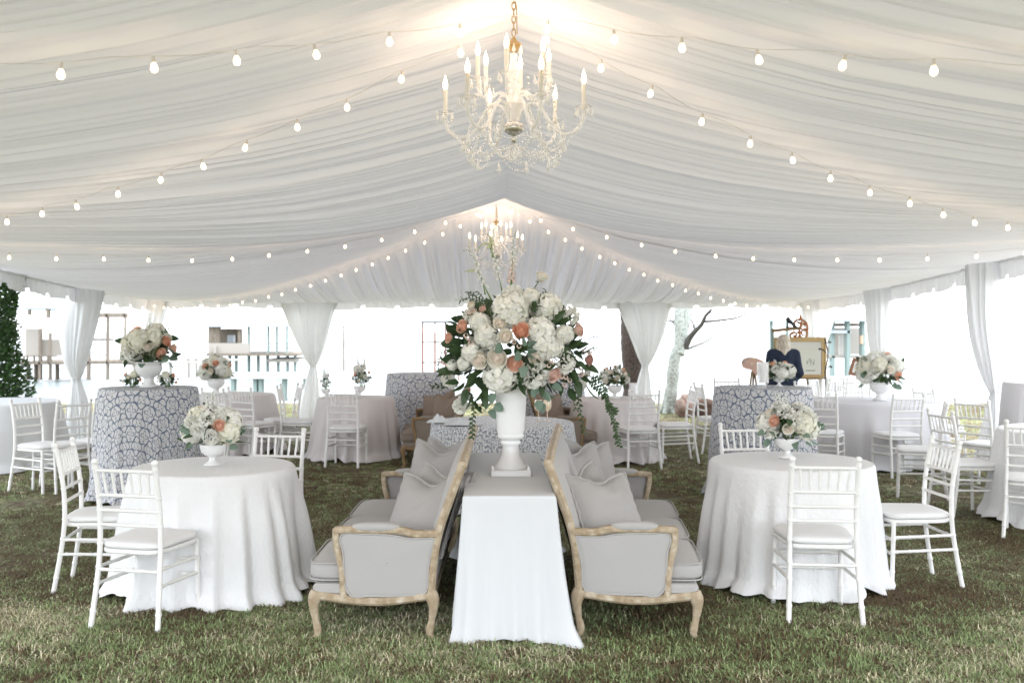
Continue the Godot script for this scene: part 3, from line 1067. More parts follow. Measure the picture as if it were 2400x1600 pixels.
func make_sofa(L: float, fabric: Material, wood: Material, label: String) -> Node3D:
	var o := thing("settee", label, "sofa")
	var hx := L / 2 - 0.028
	for s in [1.0, -1.0]:
		var X: float = hx * s
		var b := B.new()
		b.bar(smooth([Vector3(X, 0.235, -0.002), Vector3(X, 0.42, -0.016), Vector3(X, 0.585, -0.048), Vector3(X, 0.76, -0.108), Vector3(X, 0.915, -0.165)]), oct(0.05, 0.044), Vector3(1, 0, 0))
		part(b, "back_post", wood, o)
		b = B.new()
		b.bar(smooth([Vector3(X, 0.562, -0.045), Vector3(X, 0.562, 0.08), Vector3(X, 0.580, 0.17), Vector3(X, 0.582, 0.40), Vector3(X, 0.578, 0.50)]), oct(0.056, 0.038), Vector3(1, 0, 0))
		b.bar(smooth([Vector3(X, 0.590, 0.492), Vector3(X, 0.50, 0.487), Vector3(X, 0.38, 0.462), Vector3(X, 0.235, 0.452)]), oct(0.05, 0.036), Vector3(1, 0, 0))
		part(b, "arm_frame", wood, o)
		b = B.new()
		b.bar(smooth([Vector3(X, 0.245, -0.01), Vector3(X, 0.235, 0.06), Vector3(X, 0.216, 0.2), Vector3(X, 0.212, 0.32), Vector3(X, 0.224, 0.46), Vector3(X, 0.245, 0.60)]), oct(0.052, 0.044), Vector3(1, 0, 0))
		part(b, "side_rail", wood, o)
		b = B.new()
		var out := smooth([Vector3(0, 0.542, -0.02), Vector3(0, 0.540, 0.1), Vector3(0, 0.556, 0.2), Vector3(0, 0.562, 0.35), Vector3(0, 0.556, 0.462), Vector3(0, 0.45, 0.452), Vector3(0, 0.26, 0.428), Vector3(0, 0.242, 0.3), Vector3(0, 0.246, 0.12), Vector3(0, 0.262, 0.025), Vector3(0, 0.40, 0.008), Vector3(0, 0.535, -0.022)])
		var flat := []
		var pipe := []
		for q in out:
			flat.append(Vector2(q.z, q.y))
			pipe.append(Vector3(X + s * 0.018, q.y, q.z))
		pipe.append(pipe[0])
		slab(b, flat, X - s * 0.015, X + s * 0.014, s * 0.008)
		var pn := part(b, "arm_panel", fabric, o)
		b = B.new()
		b.tube(pipe, [0.005], 6, false)
		part(b, "piping", fabric, pn)
		b = B.new()
		b.cushion(Vector3(X, 0.598, 0.285), Vector3(0.035, 0.024, 0.125), 3.0)
		part(b, "arm_pad", fabric, o)
		for e in 2:
			var z := 0.0 if e == 0 else 0.592
			var kick := -1.0 if e == 0 else 1.0
			b = B.new()
			b.tube(smooth([Vector3(X, 0.262, z), Vector3(X + s * 0.006, 0.20, z + kick * 0.016), Vector3(X + s * 0.004, 0.12, z + kick * 0.008), Vector3(X, 0.05, z - kick * 0.004), Vector3(X + s * 0.004, 0.015, z + kick * 0.014), Vector3(X + s * 0.006, 0.0, z + kick * 0.024)], 0.02),
				[0.032, 0.035, 0.036, 0.035, 0.033, 0.030, 0.027, 0.025, 0.023, 0.021, 0.019, 0.018, 0.018, 0.019, 0.021, 0.022, 0.020, 0.018, 0.018, 0.018, 0.018], 10)
			part(b, "leg", wood, o)
	var b := B.new()
	var arch := []
	for i in 21:
		var k := i / 10.0 - 1.0
		arch.append(Vector3(hx * k, 0.915 + 0.012 * (1.0 - k * k), -0.165 - 0.003 * (1.0 - k * k)))
	b.bar(arch, oct(0.05, 0.05), Vector3(0, 0, 1))
	part(b, "top_rail", wood, o)
	b = B.new()
	b.bar(smooth([Vector3(-hx, 0.235, 0.60), Vector3(-hx * 0.5, 0.212, 0.605), Vector3(0, 0.225, 0.605), Vector3(hx * 0.5, 0.212, 0.605), Vector3(hx, 0.235, 0.60)]), oct(0.045, 0.05), Vector3(0, 0, 1))
	part(b, "front_rail", wood, o)
	b = B.new()
	b.bar([Vector3(-hx, 0.24, -0.004), Vector3(hx, 0.24, -0.004)], oct(0.045, 0.05), Vector3(0, 0, 1))
	part(b, "rear_rail", wood, o)
	# inside and outside back
	for side in 2:
		b = B.new()
		var off := 0.0 if side == 0 else -0.02
		b.grid(24, 16, func(a, e):
			var y: float = lerpf(0.27, 0.905, e)
			var z: float = -0.0 - 0.016 * clampf((y - 0.25) / 0.17, 0, 1) - 0.15 * clampf((y - 0.42) / 0.495, 0, 1)
			var puff: float = pow(sin(PI * clampf(e, 0.0, 1.0)), 0.35) * pow(sin(PI * clampf(a, 0.0, 1.0)), 0.25)
			return Vector3(lerpf(-hx + 0.025, hx - 0.025, a), y + (0.011 * (1.0 - pow(2 * a - 1, 2)) * e), z + (0.012 + 0.065 * puff if side == 0 else off - 0.006 * puff)), false, L, 0.8)
		part(b, "back_upholstery" if side == 0 else "outside_back", fabric, o)
	b = B.new()
	b.box(Vector3(0, 0.272, 0.30), Vector3(L - 0.03, 0.056, 0.63), 0.014)
	part(b, "seat_deck", fabric, o)
	var n := 3 if L > 1.6 else 2
	var w := (L - 0.10) / n
	for i in n:
		b = B.new()
		var cx := -L / 2 + 0.05 + w * (i + 0.5)
		var edge := 0.05 if i == 0 or i == n - 1 else 0.0
		b.grid(40, 20, func(a, e):
			var th: float = a * TAU
			var ph: float = (e - 0.5) * PI
			var pw := func(q, k): return signf(q) * pow(absf(q), k)
			var cx2: float = pw.call(cos(ph), 0.28) * pw.call(cos(th), 0.22)
			var cz2: float = pw.call(cos(ph), 0.28) * pw.call(sin(th), 0.22)
			var crown: float = 0.028 * (1.0 - cx2 * cx2) * (1.0 - cz2 * cz2)
			var y: float = 0.354 + 0.054 * pw.call(sin(ph), 0.55) + (crown if ph > 0 else 0.0)
			return Vector3(cx + cx2 * (w / 2 - 0.003), y, 0.325 - cz2 * 0.325), true)
		var cu := part(b, "seat_cushion", fabric, o)
		for y in [0.312, 0.398]:
			var ring := []
			for k in 41:
				var th := TAU * k / 40.0
				var pw := func(q, e): return signf(q) * pow(absf(q), e)
				ring.append(Vector3(cx + pw.call(cos(th), 0.22) * (w / 2 - 0.006), y, 0.325 + pw.call(sin(th), 0.22) * 0.321))
			b = B.new()
			b.tube(ring, [0.0048], 6, false)
			part(b, "piping", fabric, cu)
	return o

func pillow_mesh(size: float, thick: float, sd: float, dip: float) -> ArrayMesh:
	var b := B.new()
	var h := size / 2
	var shape := func(u: float, w: float, s: float) -> Vector3:
		var X := u * h * (1.0 - 0.075 * (1.0 - w * w))
		var y := w * h * (1.0 - 0.075 * (1.0 - u * u))
		var body := pow(maxf(0.0, (1.0 - pow(absf(u), 2.6)) * (1.0 - pow(absf(w), 2.6))), 0.62)
		var wr := noise2.get_noise_2d(u * 90.0 + sd, w * 90.0 + s * 9.0) * 0.022 * (0.3 + absf(u * w))
		var d := dip * exp(-u * u * 5.0) * smoothstep(-0.2, 1.0, w)
		return Vector3(X + 0.012 * noise.get_noise_2d(w * 60.0 + sd, 3.0), y + h - d, s * (thick / 2 * body + wr * body + 0.004) + 0.02 * noise.get_noise_2d(u * 40.0 + sd, w * 40.0))
	for s in [1.0, -1.0]:
		b.grid(26, 26, func(a, e): return shape.call((2 * a - 1) * s, 2 * e - 1, s))
	var rim := []
	for k in 97:
		var q := k / 24.0
		var i := int(q) % 4
		var f := 2.0 * (q - int(q)) - 1.0
		var uw: Vector2 = [Vector2(f, -1), Vector2(1, f), Vector2(-f, 1), Vector2(-1, -f)][i]
		var p0: Vector3 = shape.call(uw.x, uw.y, 1.0)
		p0.z -= 0.004
		rim.append(Vector3(p0.x * 1.02, p0.y + uw.y * 0.004, p0.z + 0.004 * sin(k * 1.9 + sd)))
	b.tube(rim, [0.0105], 7, false)
	return b.mesh()

# ---------------------------------------------------------------- flowers
var FL := {}

func petal(b: B, w: float, l: float, cup: float) -> void:
	# small kite-shaped petal from the origin along +x, cupped up
	var p0 := Vector3.ZERO
	var p1 := Vector3(l * 0.6, cup * 0.4, w / 2)
	var p2 := Vector3(l, cup, 0)
	var p3 := Vector3(l * 0.6, cup * 0.4, -w / 2)
	b.tri(p0, p1, p2); b.tri(p0, p2, p3)

func make_flowers() -> void:
	# hydrangea head, unit radius, stem side towards -y
	for vi in 2:
		var b := B.new()
		b.col = Color(0.80, 0.83, 0.66)
		b.ball(Vector3.ZERO, 0.78, 12, 8, 0.9)
		var n := 150
		for i in n:
			var y := 1.0 - 1.75 * (i + 0.5) / n
			var r := sqrt(maxf(0.0, 1.0 - y * y))
			var a := i * 2.39996 + rng.randf_range(-0.2, 0.2)
			var dir := Vector3(cos(a) * r, y, sin(a) * r).normalized()
			var tint := rng.randf_range(0.86, 1.0)
			var t := lay(dir * rng.randf_range(0.86, 1.0), (dir + Vector3(rng.randf_range(-0.3, 0.3), rng.randf_range(-0.3, 0.3), rng.randf_range(-0.3, 0.3))), 1.0, rng.randf() * TAU)
			for k in 4:
				b.x = t * Transform3D(Basis(Vector3.UP, k * PI / 2), Vector3.ZERO)
				b.col = Color(tint, tint, tint * rng.randf_range(0.9, 1.0))
				petal(b, 0.24, 0.22, 0.035)
		b.x = Transform3D.IDENTITY
		FL["hydrangea%d" % vi] = b.mesh()
	# garden rose, unit radius, petals in five rings
	for vi in 2:
		var b := B.new()
		var rings := [[0.13, 1.00, 3, 0.0], [0.24, 0.98, 3, 0.01], [0.36, 0.94, 4, 0.02], [0.49, 0.88, 5, 0.04], [0.60, 0.82, 5, 0.06], [0.74, 0.72, 5, 0.09], [0.88, 0.58, 6, 0.13]] if vi == 0 else [[0.14, 0.98, 3, 0.0], [0.28, 1.0, 3, 0.01], [0.44, 0.97, 4, 0.03], [0.62, 0.90, 4, 0.08], [0.82, 0.76, 5, 0.16]]
		b.col = Color(0.94, 0.86, 0.82)
		b.ball(Vector3(0, 0.45, 0), 0.42, 10, 6, 1.1)
		b.lathe([Vector2(0.01, -0.32), Vector2(0.35, -0.25), Vector2(0.58, 0.0), Vector2(0.66, 0.3), Vector2(0.62, 0.5), Vector2(0.45, 0.62), Vector2(0.2, 0.7), Vector2(0.01, 0.72)], 12)
		for ri in rings.size():
			var q: Array = rings[ri]
			for k in q[2]:
				var phi: float = TAU * k / q[2] + ri * 0.9 + rng.randf_range(-0.15, 0.15)
				var half: float = PI / q[2] * 1.45
				var rk: float = q[0] * rng.randf_range(0.94, 1.06)
				var g := 1.0 - 0.025 * (rings.size() - 1 - ri)
				b.col = Color(g, g * g, g * g)
				b.grid(6, 5, func(a, e):
					var w: float = 2.0 * a - 1.0
					var ee: float = e * (1.0 - 0.16 * w * w)
					var r: float = rk * (0.30 + 0.70 * sin(minf(ee * 1.75, 1.57))) + q[3] * pow(ee, 4.0)
					var y: float = -0.35 + (q[1] + 0.35) * ee - q[3] * 0.8 * pow(ee, 5.0)
					return Vector3(cos(phi + half * w) * r * (1.0 + 0.04 * w), y, -sin(phi + half * w) * r))
		FL["rose%d" % vi] = b.mesh()
	# loose ruffled white bloom
	var lo := B.new()
	for i in 44:
		var y := 1.0 - 1.3 * (i + 0.5) / 44
		var r := sqrt(maxf(0.0, 1.0 - y * y))
		var a := i * 2.39996
		var dir := Vector3(cos(a) * r, y, sin(a) * r).normalized()
		var g := rng.randf_range(0.88, 1.0)
		lo.col = Color(g, g, g * 0.96)
		lo.x = lay(dir * 0.62, dir + Vector3(rng.randf_range(-0.5, 0.5), rng.randf_range(-0.5, 0.5), rng.randf_range(-0.5, 0.5)), 1.0, rng.randf() * TAU)
		lo.grid(4, 3, func(u, w):
			var X: float = (2 * u - 1) * 0.34 * sin(PI * (0.15 + 0.75 * w))
			return Vector3(X, w * 0.50, 0.10 * sin(u * 9.0 + i) * w + X * X * 0.8))
	lo.x = Transform3D.IDENTITY
	FL.bloom = lo.mesh()
	# pointed leaf, unit length along +y, folded along the midrib
	for q in [["leaf", 0.24, 0.10, 0.75], ["oval_leaf", 0.30, 0.06, 0.55], ["round_leaf", 0.44, 0.03, 0.5], ["thin_leaf", 0.13, 0.04, 0.7]]:
		var b := B.new()
		b.grid(4, 7, func(a, e):
			var w: float = 2.0 * a - 1.0
			var g: float = q[1] * pow(sin(PI * pow(clampf(e, 0.0, 1.0), q[3])), 0.75 if q[0] != "round_leaf" else 0.5)
			return Vector3(w * g, e, absf(w) * g * 0.35 - q[2] * 2.2 * e * e))
		FL[q[0]] = b.mesh()
	# a small sprig cluster for stock and filler
	var st := B.new()
	for k in 6:
		var g := rng.randf_range(0.85, 1.0)
		st.col = Color(g, g, g)
		for j in 5:
			st.x = lay(Vector3(cos(k * 1.05), 0.2 * sin(k * 2.0), sin(k * 1.05)) * 0.45, Vector3(cos(k * 1.05), 0.5, sin(k * 1.05)), 1.0, 0.0) * Transform3D(Basis(Vector3.UP, TAU * j / 5), Vector3.ZERO)
			petal(st, 0.42, 0.42, 0.10)
	st.x = Transform3D.IDENTITY
	FL.cluster = st

func spike(path: Array, w: float, start: float, n: int, tint := Color(1, 1, 1)) -> B:
	var b := B.new()
	var c := Curve3D.new()
	for q in path: c.add_point(q)
	var len := c.get_baked_length()
	for i in n:
		var t := start + (1.0 - start) * i / (n - 1.0)
		var at := c.sample_baked(t * len)
		var a := i * 2.4
		var sz := w * (1.0 - 0.75 * pow((t - start) / (1.0 - start), 1.5))
		b.merge(FL.cluster, lay(at + Vector3(cos(a), 0, sin(a)) * sz * 0.55, Vector3(cos(a), 0.6, sin(a)), sz * 0.5, a), tint)
	return b

func spray(path: Array, leaf_mesh: ArrayMesh, size: float, n: int, spread := 0.9) -> B:
	# a stem with alternating leaves in one mesh
	var b := B.new()
	var sm := smooth(path, 0.015)
	b.col = Color(0.9, 0.8, 0.6)
	b.tube(sm, [0.0022], 5)
	var c := Curve3D.new()
	for q in sm: c.add_point(q)
	var len := c.get_baked_length()
	var arr := leaf_mesh.surface_get_arrays(0)
	var one := B.new()
	one.v = arr[Mesh.ARRAY_VERTEX]; one.uv = arr[Mesh.ARRAY_TEX_UV]; one.c = arr[Mesh.ARRAY_COLOR]; one.ix = arr[Mesh.ARRAY_INDEX]
	for i in n:
		var t := (i + 0.6) / n
		var at := c.sample_baked(t * len)
		var dir := (c.sample_baked(minf(t * len + 0.02, len)) - c.sample_baked(maxf(t * len - 0.02, 0))).normalized()
		var sd := dir.cross(Vector3(0.2, 0.3, 0.9)).normalized() * (1.0 if i % 2 == 0 else -1.0)
		sd = sd.rotated(dir, rng.randf_range(-0.9, 0.9))
		var g := rng.randf_range(0.7, 1.3)
		b.merge(one, lay(at, dir * (1.0 - spread * 0.5) + sd * spread, size * rng.randf_range(0.7, 1.1), rng.randf_range(-0.6, 0.6)), Color(g, g, g * 0.9))
	return b

func leaf_at(o: Node3D, at: Vector3, dir: Vector3, size: float, kind: String, m: Material) -> void:
	put(FL[kind], "eucalyptus_leaf" if m == M.eucalyptus else "leaf", m, o, lay(at, dir, size, rng.randf() * TAU))

func bouquet(called: String, label: String, at: Vector3, W: float, H: float, sd: int, spec: Dictionary, group: String) -> Node3D:
	# a dome of flowers whose stems meet at the origin
	var o := thing(called, label, "flowers", at, 0.0, group)
	rng.seed = sd
	var C := Vector3(0, H * 0.36, 0)
	var hw := W / 2
	var hh := H * 0.55
	var at_dir := func(dir: Vector3, k: float) -> Vector3: return C + Vector3(dir.x * hw, dir.y * hh, dir.z * hw) * k
	var b := B.new()
	for i in 9:
		var a := i * 2.4
		b.tube([Vector3(0, -0.05, 0), at_dir.call(Vector3(cos(a) * 0.6, 0.3, sin(a) * 0.6), 0.7)], [0.003], 5)
	part(b, "stem", M.stem, o)
	# dark foliage core
	b = B.new()
	var arr: Array = FL.oval_leaf.surface_get_arrays(0)
	var one := B.new()
	one.v = arr[Mesh.ARRAY_VERTEX]; one.uv = arr[Mesh.ARRAY_TEX_UV]; one.c = arr[Mesh.ARRAY_COLOR]; one.ix = arr[Mesh.ARRAY_INDEX]
	for i in 60:
		var y := 1.0 - 1.7 * (i + 0.5) / 60
		var r := sqrt(maxf(0, 1 - y * y))
		var a := i * 2.39996
		var dir := Vector3(cos(a) * r, y, sin(a) * r)
		b.merge(one, lay(at_dir.call(dir, 0.45), dir + Vector3(rng.randf_range(-0.8, 0.8), rng.randf_range(-0.8, 0.8), rng.randf_range(-0.8, 0.8)), hw * 0.42, rng.randf() * TAU))
	part(b, "core_foliage", M.leaf_dark, o).set_meta("kind", "stuff")
	var order := []
	for k in spec.get("hydrangea", 0): order.append("hydrangea")
	for k in spec.get("bloom", 0): order.append("bloom")
	for k in spec.get("peach", 0): order.append("peach")
	for k in spec.get("coral", 0): order.append("coral")
	for k in spec.get("cream", 0): order.append("cream")
	# shuffle with the seed
	for i in range(order.size() - 1, 0, -1):
		var j := rng.randi_range(0, i)
		var q = order[i]
		order[i] = order[j]
		order[j] = q
	var n := order.size()
	for i in n:
		var y := 0.95 - 1.25 * (i + 0.5) / n
		var r := sqrt(maxf(0, 1 - y * y))
		var a: float = i * 2.39996 + sd
		var dir := Vector3(cos(a) * r, y, sin(a) * r)
		var big := hw * 0.44
		match order[i]:
			"hydrangea": put(FL["hydrangea%d" % (i % 2)], "hydrangea", M.ivory if i % 3 else M.cream, o, lay(at_dir.call(dir, 0.66), dir, big * rng.randf_range(0.9, 1.12), rng.randf() * TAU))
			"bloom": put(FL.bloom, "white_bloom", M.ivory, o, lay(at_dir.call(dir, 0.78), dir, big * 0.62, rng.randf() * TAU))
			"cream": put(FL.rose1, "rose", M.cream, o, lay(at_dir.call(dir, 0.80), dir, big * 0.48, rng.randf() * TAU))
			_: put(FL["rose%d" % (i % 2)], "rose", M[order[i]], o, lay(at_dir.call(dir, 0.82), dir, big * 0.50, rng.randf() * TAU))
	for i in spec.get("leaf", 0):
		var a: float = i * 2.39996 + sd * 0.7
		var y := rng.randf_range(-0.55, 0.8)
		var r := sqrt(maxf(0, 1 - y * y))
		var dir := Vector3(cos(a) * r, y, sin(a) * r)
		leaf_at(o, at_dir.call(dir, 0.88), dir + Vector3(rng.randf_range(-0.6, 0.6), rng.randf_range(-0.6, 0.4), rng.randf_range(-0.6, 0.6)), hw * rng.randf_range(0.34, 0.5), "leaf" if i % 2 else "oval_leaf", M.leaf)
	for i in spec.get("eucalyptus", 0):
		var a: float = i * 2.39996 + sd * 1.3
		var y := rng.randf_range(-0.75, 0.05)
		var r := sqrt(maxf(0, 1 - y * y))
		var dir := Vector3(cos(a) * r, y, sin(a) * r)
		leaf_at(o, at_dir.call(dir, 0.96), dir + Vector3(rng.randf_range(-0.7, 0.7), rng.randf_range(-0.7, 0.5), rng.randf_range(-0.7, 0.7)), hw * rng.randf_range(0.26, 0.36), "round_leaf", M.eucalyptus)
	for i in spec.get("spike", 0):
		var a := rng.randf_range(0.0, TAU)
		var tip := C + Vector3(cos(a) * hw * 0.45, hh * rng.randf_range(1.15, 1.5), sin(a) * hw * 0.45)
		var p0 := C + Vector3(cos(a) * hw * 0.2, hh * 0.3, sin(a) * hw * 0.2)
		part(spike([p0, tip], 0.03 + hw * 0.07, 0.25, 20), "stock_spike", M.ivory, o)
		b = B.new()
		b.tube([p0, tip], [0.002], 5)
		part(b, "stem", M.stem, o)
	for i in spec.get("spray", 0):
		var a: float = i * 2.39996 + sd * 2.1
		var p0 := C + Vector3(cos(a) * hw * 0.6, hh * rng.randf_range(-0.3, 0.6), sin(a) * hw * 0.6)
		var p1 := p0 + Vector3(cos(a) * hw * 0.5, hh * rng.randf_range(-0.15, 0.35), sin(a) * hw * 0.5)
		part(spray([p0, (p0 + p1) / 2 + Vector3(0, 0.02, 0), p1], FL.oval_leaf, 0.035, 8), "leaf_spray", M.sage, o)
	return o

func main_bouquet() -> void:
	rng.seed = 404
	var D := 5.92
	var o := thing("flower_arrangement", "huge central arrangement of white hydrangeas and peach roses with trailing vines", "flowers", pt(1203, 905, D))
	var inv := -o.position
	var C := pt(1207, 795, D)
	# zoom pixels (2.851 per photo pixel from 700, 650) to a point on the front of the dome
	var on := func(zx: float, zy: float, k := 1.0) -> Vector3:
		var x := 700.0 + zx / 2.851
		var y := 650.0 + zy / 2.851
		var e := Vector2((x - 1207.0) / 195.0, (y - 795.0) / 172.0)
		var f := sqrt(maxf(0.0, 1.0 - e.length_squared()))
		return pt(x, y, D - 0.34 * f * k + 0.05)
	var put_flower := func(mesh: String, m: Material, called: String, zx: float, zy: float, r: float, spin: float):
		var at: Vector3 = on.call(zx, zy)
		var dir := (at - C).normalized() + Vector3(0, 0.15, 0.35)
		var size := r / 2.851 * D / F
		put(FL[mesh], called, m, o, lay(at + inv - dir.normalized() * size * 0.55, dir, size, spin))
	for q in [[1410, 185, 122], [1690, 165, 92], [1635, 345, 92], [1660, 450, 100], [1190, 285, 66], [1335, 685, 112], [1130, 500, 66], [1800, 375, 62], [1560, 110, 62], [1240, 385, 78], [1090, 580, 50], [1010, 590, 36], [1730, 470, 60]]:
		put_flower.call("hydrangea%d" % (int(q[0]) % 2), M.ivory, "hydrangea", q[0], q[1], q[2] * 1.05, q[0])
	for q in [[1590, 665, 84], [1800, 575, 64], [1000, 700, 44], [1090, 850, 44], [1110, 800, 30], [1840, 240, 52], [1430, 90, 60], [1290, 420, 50], [975, 690, 40], [1060, 880, 44], [1130, 240, 40], [1905, 720, 34], [1930, 640, 34]]:
		put_flower.call("bloom", M.ivory, "white_bloom", q[0], q[1], q[2] * 1.15, q[0])
	for q in [[1345, 300, 50], [1380, 392, 54], [1205, 552, 66], [1325, 540, 72], [1590, 525, 62], [1150, 180, 34]]:
		put_flower.call("rose1", M.cream, "rose", q[0], q[1], q[2], q[0])
	for q in [[1488, 352, 58, "coral"], [1440, 578, 58, "peach"], [1710, 655, 54, "blush"], [1085, 325, 48, "peach"], [995, 402, 36, "peach"], [1880, 350, 46, "blush"], [1950, 552, 42, "dusky"], [1230, 205, 30, "blush"]]:
		put_flower.call("rose0", M[q[3]], "rose", q[0], q[1], q[2], q[0])
	# small pink filler
	for q in [[1450, 430, 30], [1790, 690, 34], [1770, 640, 26], [1680, 560, 26], [1160, 225, 30], [1130, 410, 24], [1930, 500, 28], [1900, 620, 26], [955, 560, 22]]:
		var at: Vector3 = on.call(q[0], q[1])
		for k in 5:
			var b := B.new()
			if k > 2: break
			b.merge(FL.cluster, lay(at + inv + Vector3(rng.randf_range(-0.02, 0.02), rng.randf_range(-0.025, 0.025), 0.01), Vector3(0.1, 0.3, 1), 0.021, k))
			part(b, "pink_filler", M.blush, o)
	# the rose that stands above the rest
	var top := pt(1268, 646, D - 0.05)
	put(FL.rose1, "rose", M.cream, o, lay(top + inv - Vector3(0, 0.02, 0), Vector3(0.35, 0.9, 0.25), 0.045, 0.4))
	var b := B.new()
	b.tube(smooth([pt(1262, 660, D - 0.05) + inv, pt(1245, 690, D) + inv, pt(1235, 730, D) + inv], 0.02), [0.003], 6)
	part(b, "stem", M.stem, o)
	for k in 3: leaf_at(o, pt(1262, 660, D - 0.05) + inv, Vector3(cos(k * 2.1), 0.1, sin(k * 2.1)), 0.035, "thin_leaf", M.leaf)
	# large leaves
	for q in [[1240, 240, 0.5, 1.0], [1120, 350, -1, 0.2], [1080, 640, -1, -0.2], [1040, 700, -1, 0.1], [1115, 780, -0.3, -1], [1235, 745, 0.3, -0.6], [1210, 790, -0.5, -1], [1490, 715, 0.1, -1], [1460, 700, -0.4, -1], [1845, 440, 1, 0.5], [1865, 720, 0.2, -1], [1885, 580, 0.8, -0.6],
			[1640, 240, 0.3, 0.6], [1600, 215, -0.5, 0.5], [1160, 590, -1, -0.3], [1285, 480, 0.5, -0.4], [1215, 465, -0.6, -0.2], [1455, 490, 0.5, 0.2], [1940, 750, 0.5, -1], [1765, 300, 0.7, 0.5], [1000, 625, -1, 0.1], [1060, 500, -1, 0.4], [1380, 640, 0.1, -0.3], [1520, 600, 0.4, 0.2],
			[1640, 590, 0.8, 0.1], [1730, 500, 0.7, 0.3], [1700, 280, 0.6, 0.4], [1420, 460, 0.2, 0.3], [1160, 700, -0.7, -0.7], [1770, 520, 0.9, -0.2], [1830, 660, 0.6, -0.8], [1100, 470, -0.8, 0.1], [1340, 400, -0.3, 0.4], [1150, 450, -0.6, 0.3], [1010, 560, -1, 0.1], [970, 640, -1, -0.2], [1090, 720, -0.6, -0.6], [1170, 660, -0.5, -0.5], [1200, 620, -0.4, -0.3], [1140, 820, -0.2, -1], [1190, 850, 0.3, -1], [1240, 800, 0.2, -1], [1900, 500, 1, 0.2], [1940, 600, 1, -0.4], [1900, 660, 0.6, -0.7], [1820, 770, 0.4, -1], [1750, 740, 0.2, -1], [1690, 730, 0.3, -0.8], [1620, 740, 0.1, -1], [1550, 560, 0.4, 0.1], [1480, 640, 0.0, -0.6]]:
		var at: Vector3 = on.call(q[0], q[1], 0.82)
		leaf_at(o, at + inv - Vector3(q[2], q[3], 0) * 0.03, Vector3(q[2], q[3], 0.45), rng.randf_range(0.085, 0.12), "leaf" if int(q[0]) % 3 else "oval_leaf", M.leaf)
	# silver-green eucalyptus
	for q in [[1500, 430, 0, 1], [1555, 455, 0.6, 0.5], [1545, 530, 0.9, -0.4], [1470, 530, -0.3, 0.9], [1505, 620, 0, -1], [1650, 790, 0.6, -0.7], [1690, 800, 1, -0.3], [1600, 850, 0.3, -1], [1580, 765, -0.4, -0.8], [1625, 870, 0.2, -1], [1260, 860, -0.5, -0.8], [1300, 905, 0.3, -1], [1285, 800, 0.1, -1], [1330, 860, 0.6, -0.6], [1550, 500, 0.6, 0.2], [1720, 735, 0.9, -0.4], [1345, 480, -0.2, 0.9]]:
		var at: Vector3 = on.call(q[0], q[1], 1.04)
		leaf_at(o, at + inv - Vector3(q[2], q[3], 0) * 0.025, Vector3(q[2], q[3], 0.25), rng.randf_range(0.055, 0.07), "round_leaf", M.eucalyptus)
	# dark foliage that fills the dome
	var core := B.new()
	var arr: Array = FL.oval_leaf.surface_get_arrays(0)
	var one := B.new()
	one.v = arr[Mesh.ARRAY_VERTEX]; one.uv = arr[Mesh.ARRAY_TEX_UV]; one.c = arr[Mesh.ARRAY_COLOR]; one.ix = arr[Mesh.ARRAY_INDEX]
	for i in 260:
		var y := 1.0 - 1.86 * (i + 0.5) / 260
		var r := sqrt(maxf(0, 1 - y * y))
		var a := i * 2.39996
		var dir := Vector3(cos(a) * r, y, sin(a) * r)
		var g := rng.randf_range(0.7, 1.5)
		core.merge(one, lay(C + inv + Vector3(dir.x * 0.36, dir.y * 0.25 - 0.04, dir.z * 0.22), dir + Vector3(rng.randf_range(-0.9, 0.9), rng.randf_range(-0.9, 0.9), rng.randf_range(-0.9, 0.9)), rng.randf_range(0.07, 0.11), rng.randf() * TAU), Color(g, g, g))
	part(core, "core_foliage", M.leaf_dark, o).set_meta("kind", "stuff")
	for i in 8:
		var a := i * 0.785
		put(FL["hydrangea%d" % (i % 2)] if i % 2 else FL.bloom, "hydrangea" if i % 2 else "white_bloom", M.ivory, o, lay(C + inv + Vector3(cos(a) * 0.2, sin(a) * 0.2, -0.22), Vector3(cos(a), sin(a), -1.2), 0.08, a))
	# tall delphinium stems above: photo pixel paths
	var z8 := func(zx: float, zy: float, dd := 0.0) -> Vector3: return pt(900 + zx / 3.92, 440 + zy / 3.92, D + dd) + inv
	for q in [[[[985, 1030], [890, 830], [830, 650], [790, 585], [725, 575]], 0.25, 1], [[[1090, 970], [1040, 760], [1005, 620], [975, 500]], 0.25, 1], [[[1000, 640], [960, 530], [900, 520], [855, 590]], 0.3, 0], [[[1170, 950], [1180, 700], [1188, 500], [1215, 400]], 0.45, 1], [[[1150, 960], [1172, 800], [1180, 640]], 0.3, 2], [[[985, 560], [985, 470], [950, 420]], 0.2, 0], [[[930, 980], [870, 780], [740, 770]], 0.75, 0]]:
		var path := []
		for w in q[0]: path.append(z8.call(w[0], w[1]))
		b = B.new()
		b.tube(smooth(path, 0.02), [0.0065, 0.006, 0.0055, 0.005, 0.0045, 0.004, 0.003, 0.003, 0.002, 0.002, 0.002, 0.002, 0.002, 0.002, 0.002, 0.002, 0.002, 0.002, 0.002, 0.002, 0.002, 0.002, 0.002, 0.002, 0.002, 0.002, 0.002, 0.002, 0.002, 0.002, 0.002, 0.002, 0.002, 0.002, 0.002], 6)
		part(b, "stem", M.stem, o)
		part(spike(smooth(path, 0.02), 0.036 if q[2] else 0.026, q[1], 26 if q[2] else 14, Color(1, 1, 1) if q[2] else Color(0.75, 0.8, 0.5)), "delphinium_spike", M.blush if q[2] == 2 else M.ivory, o)
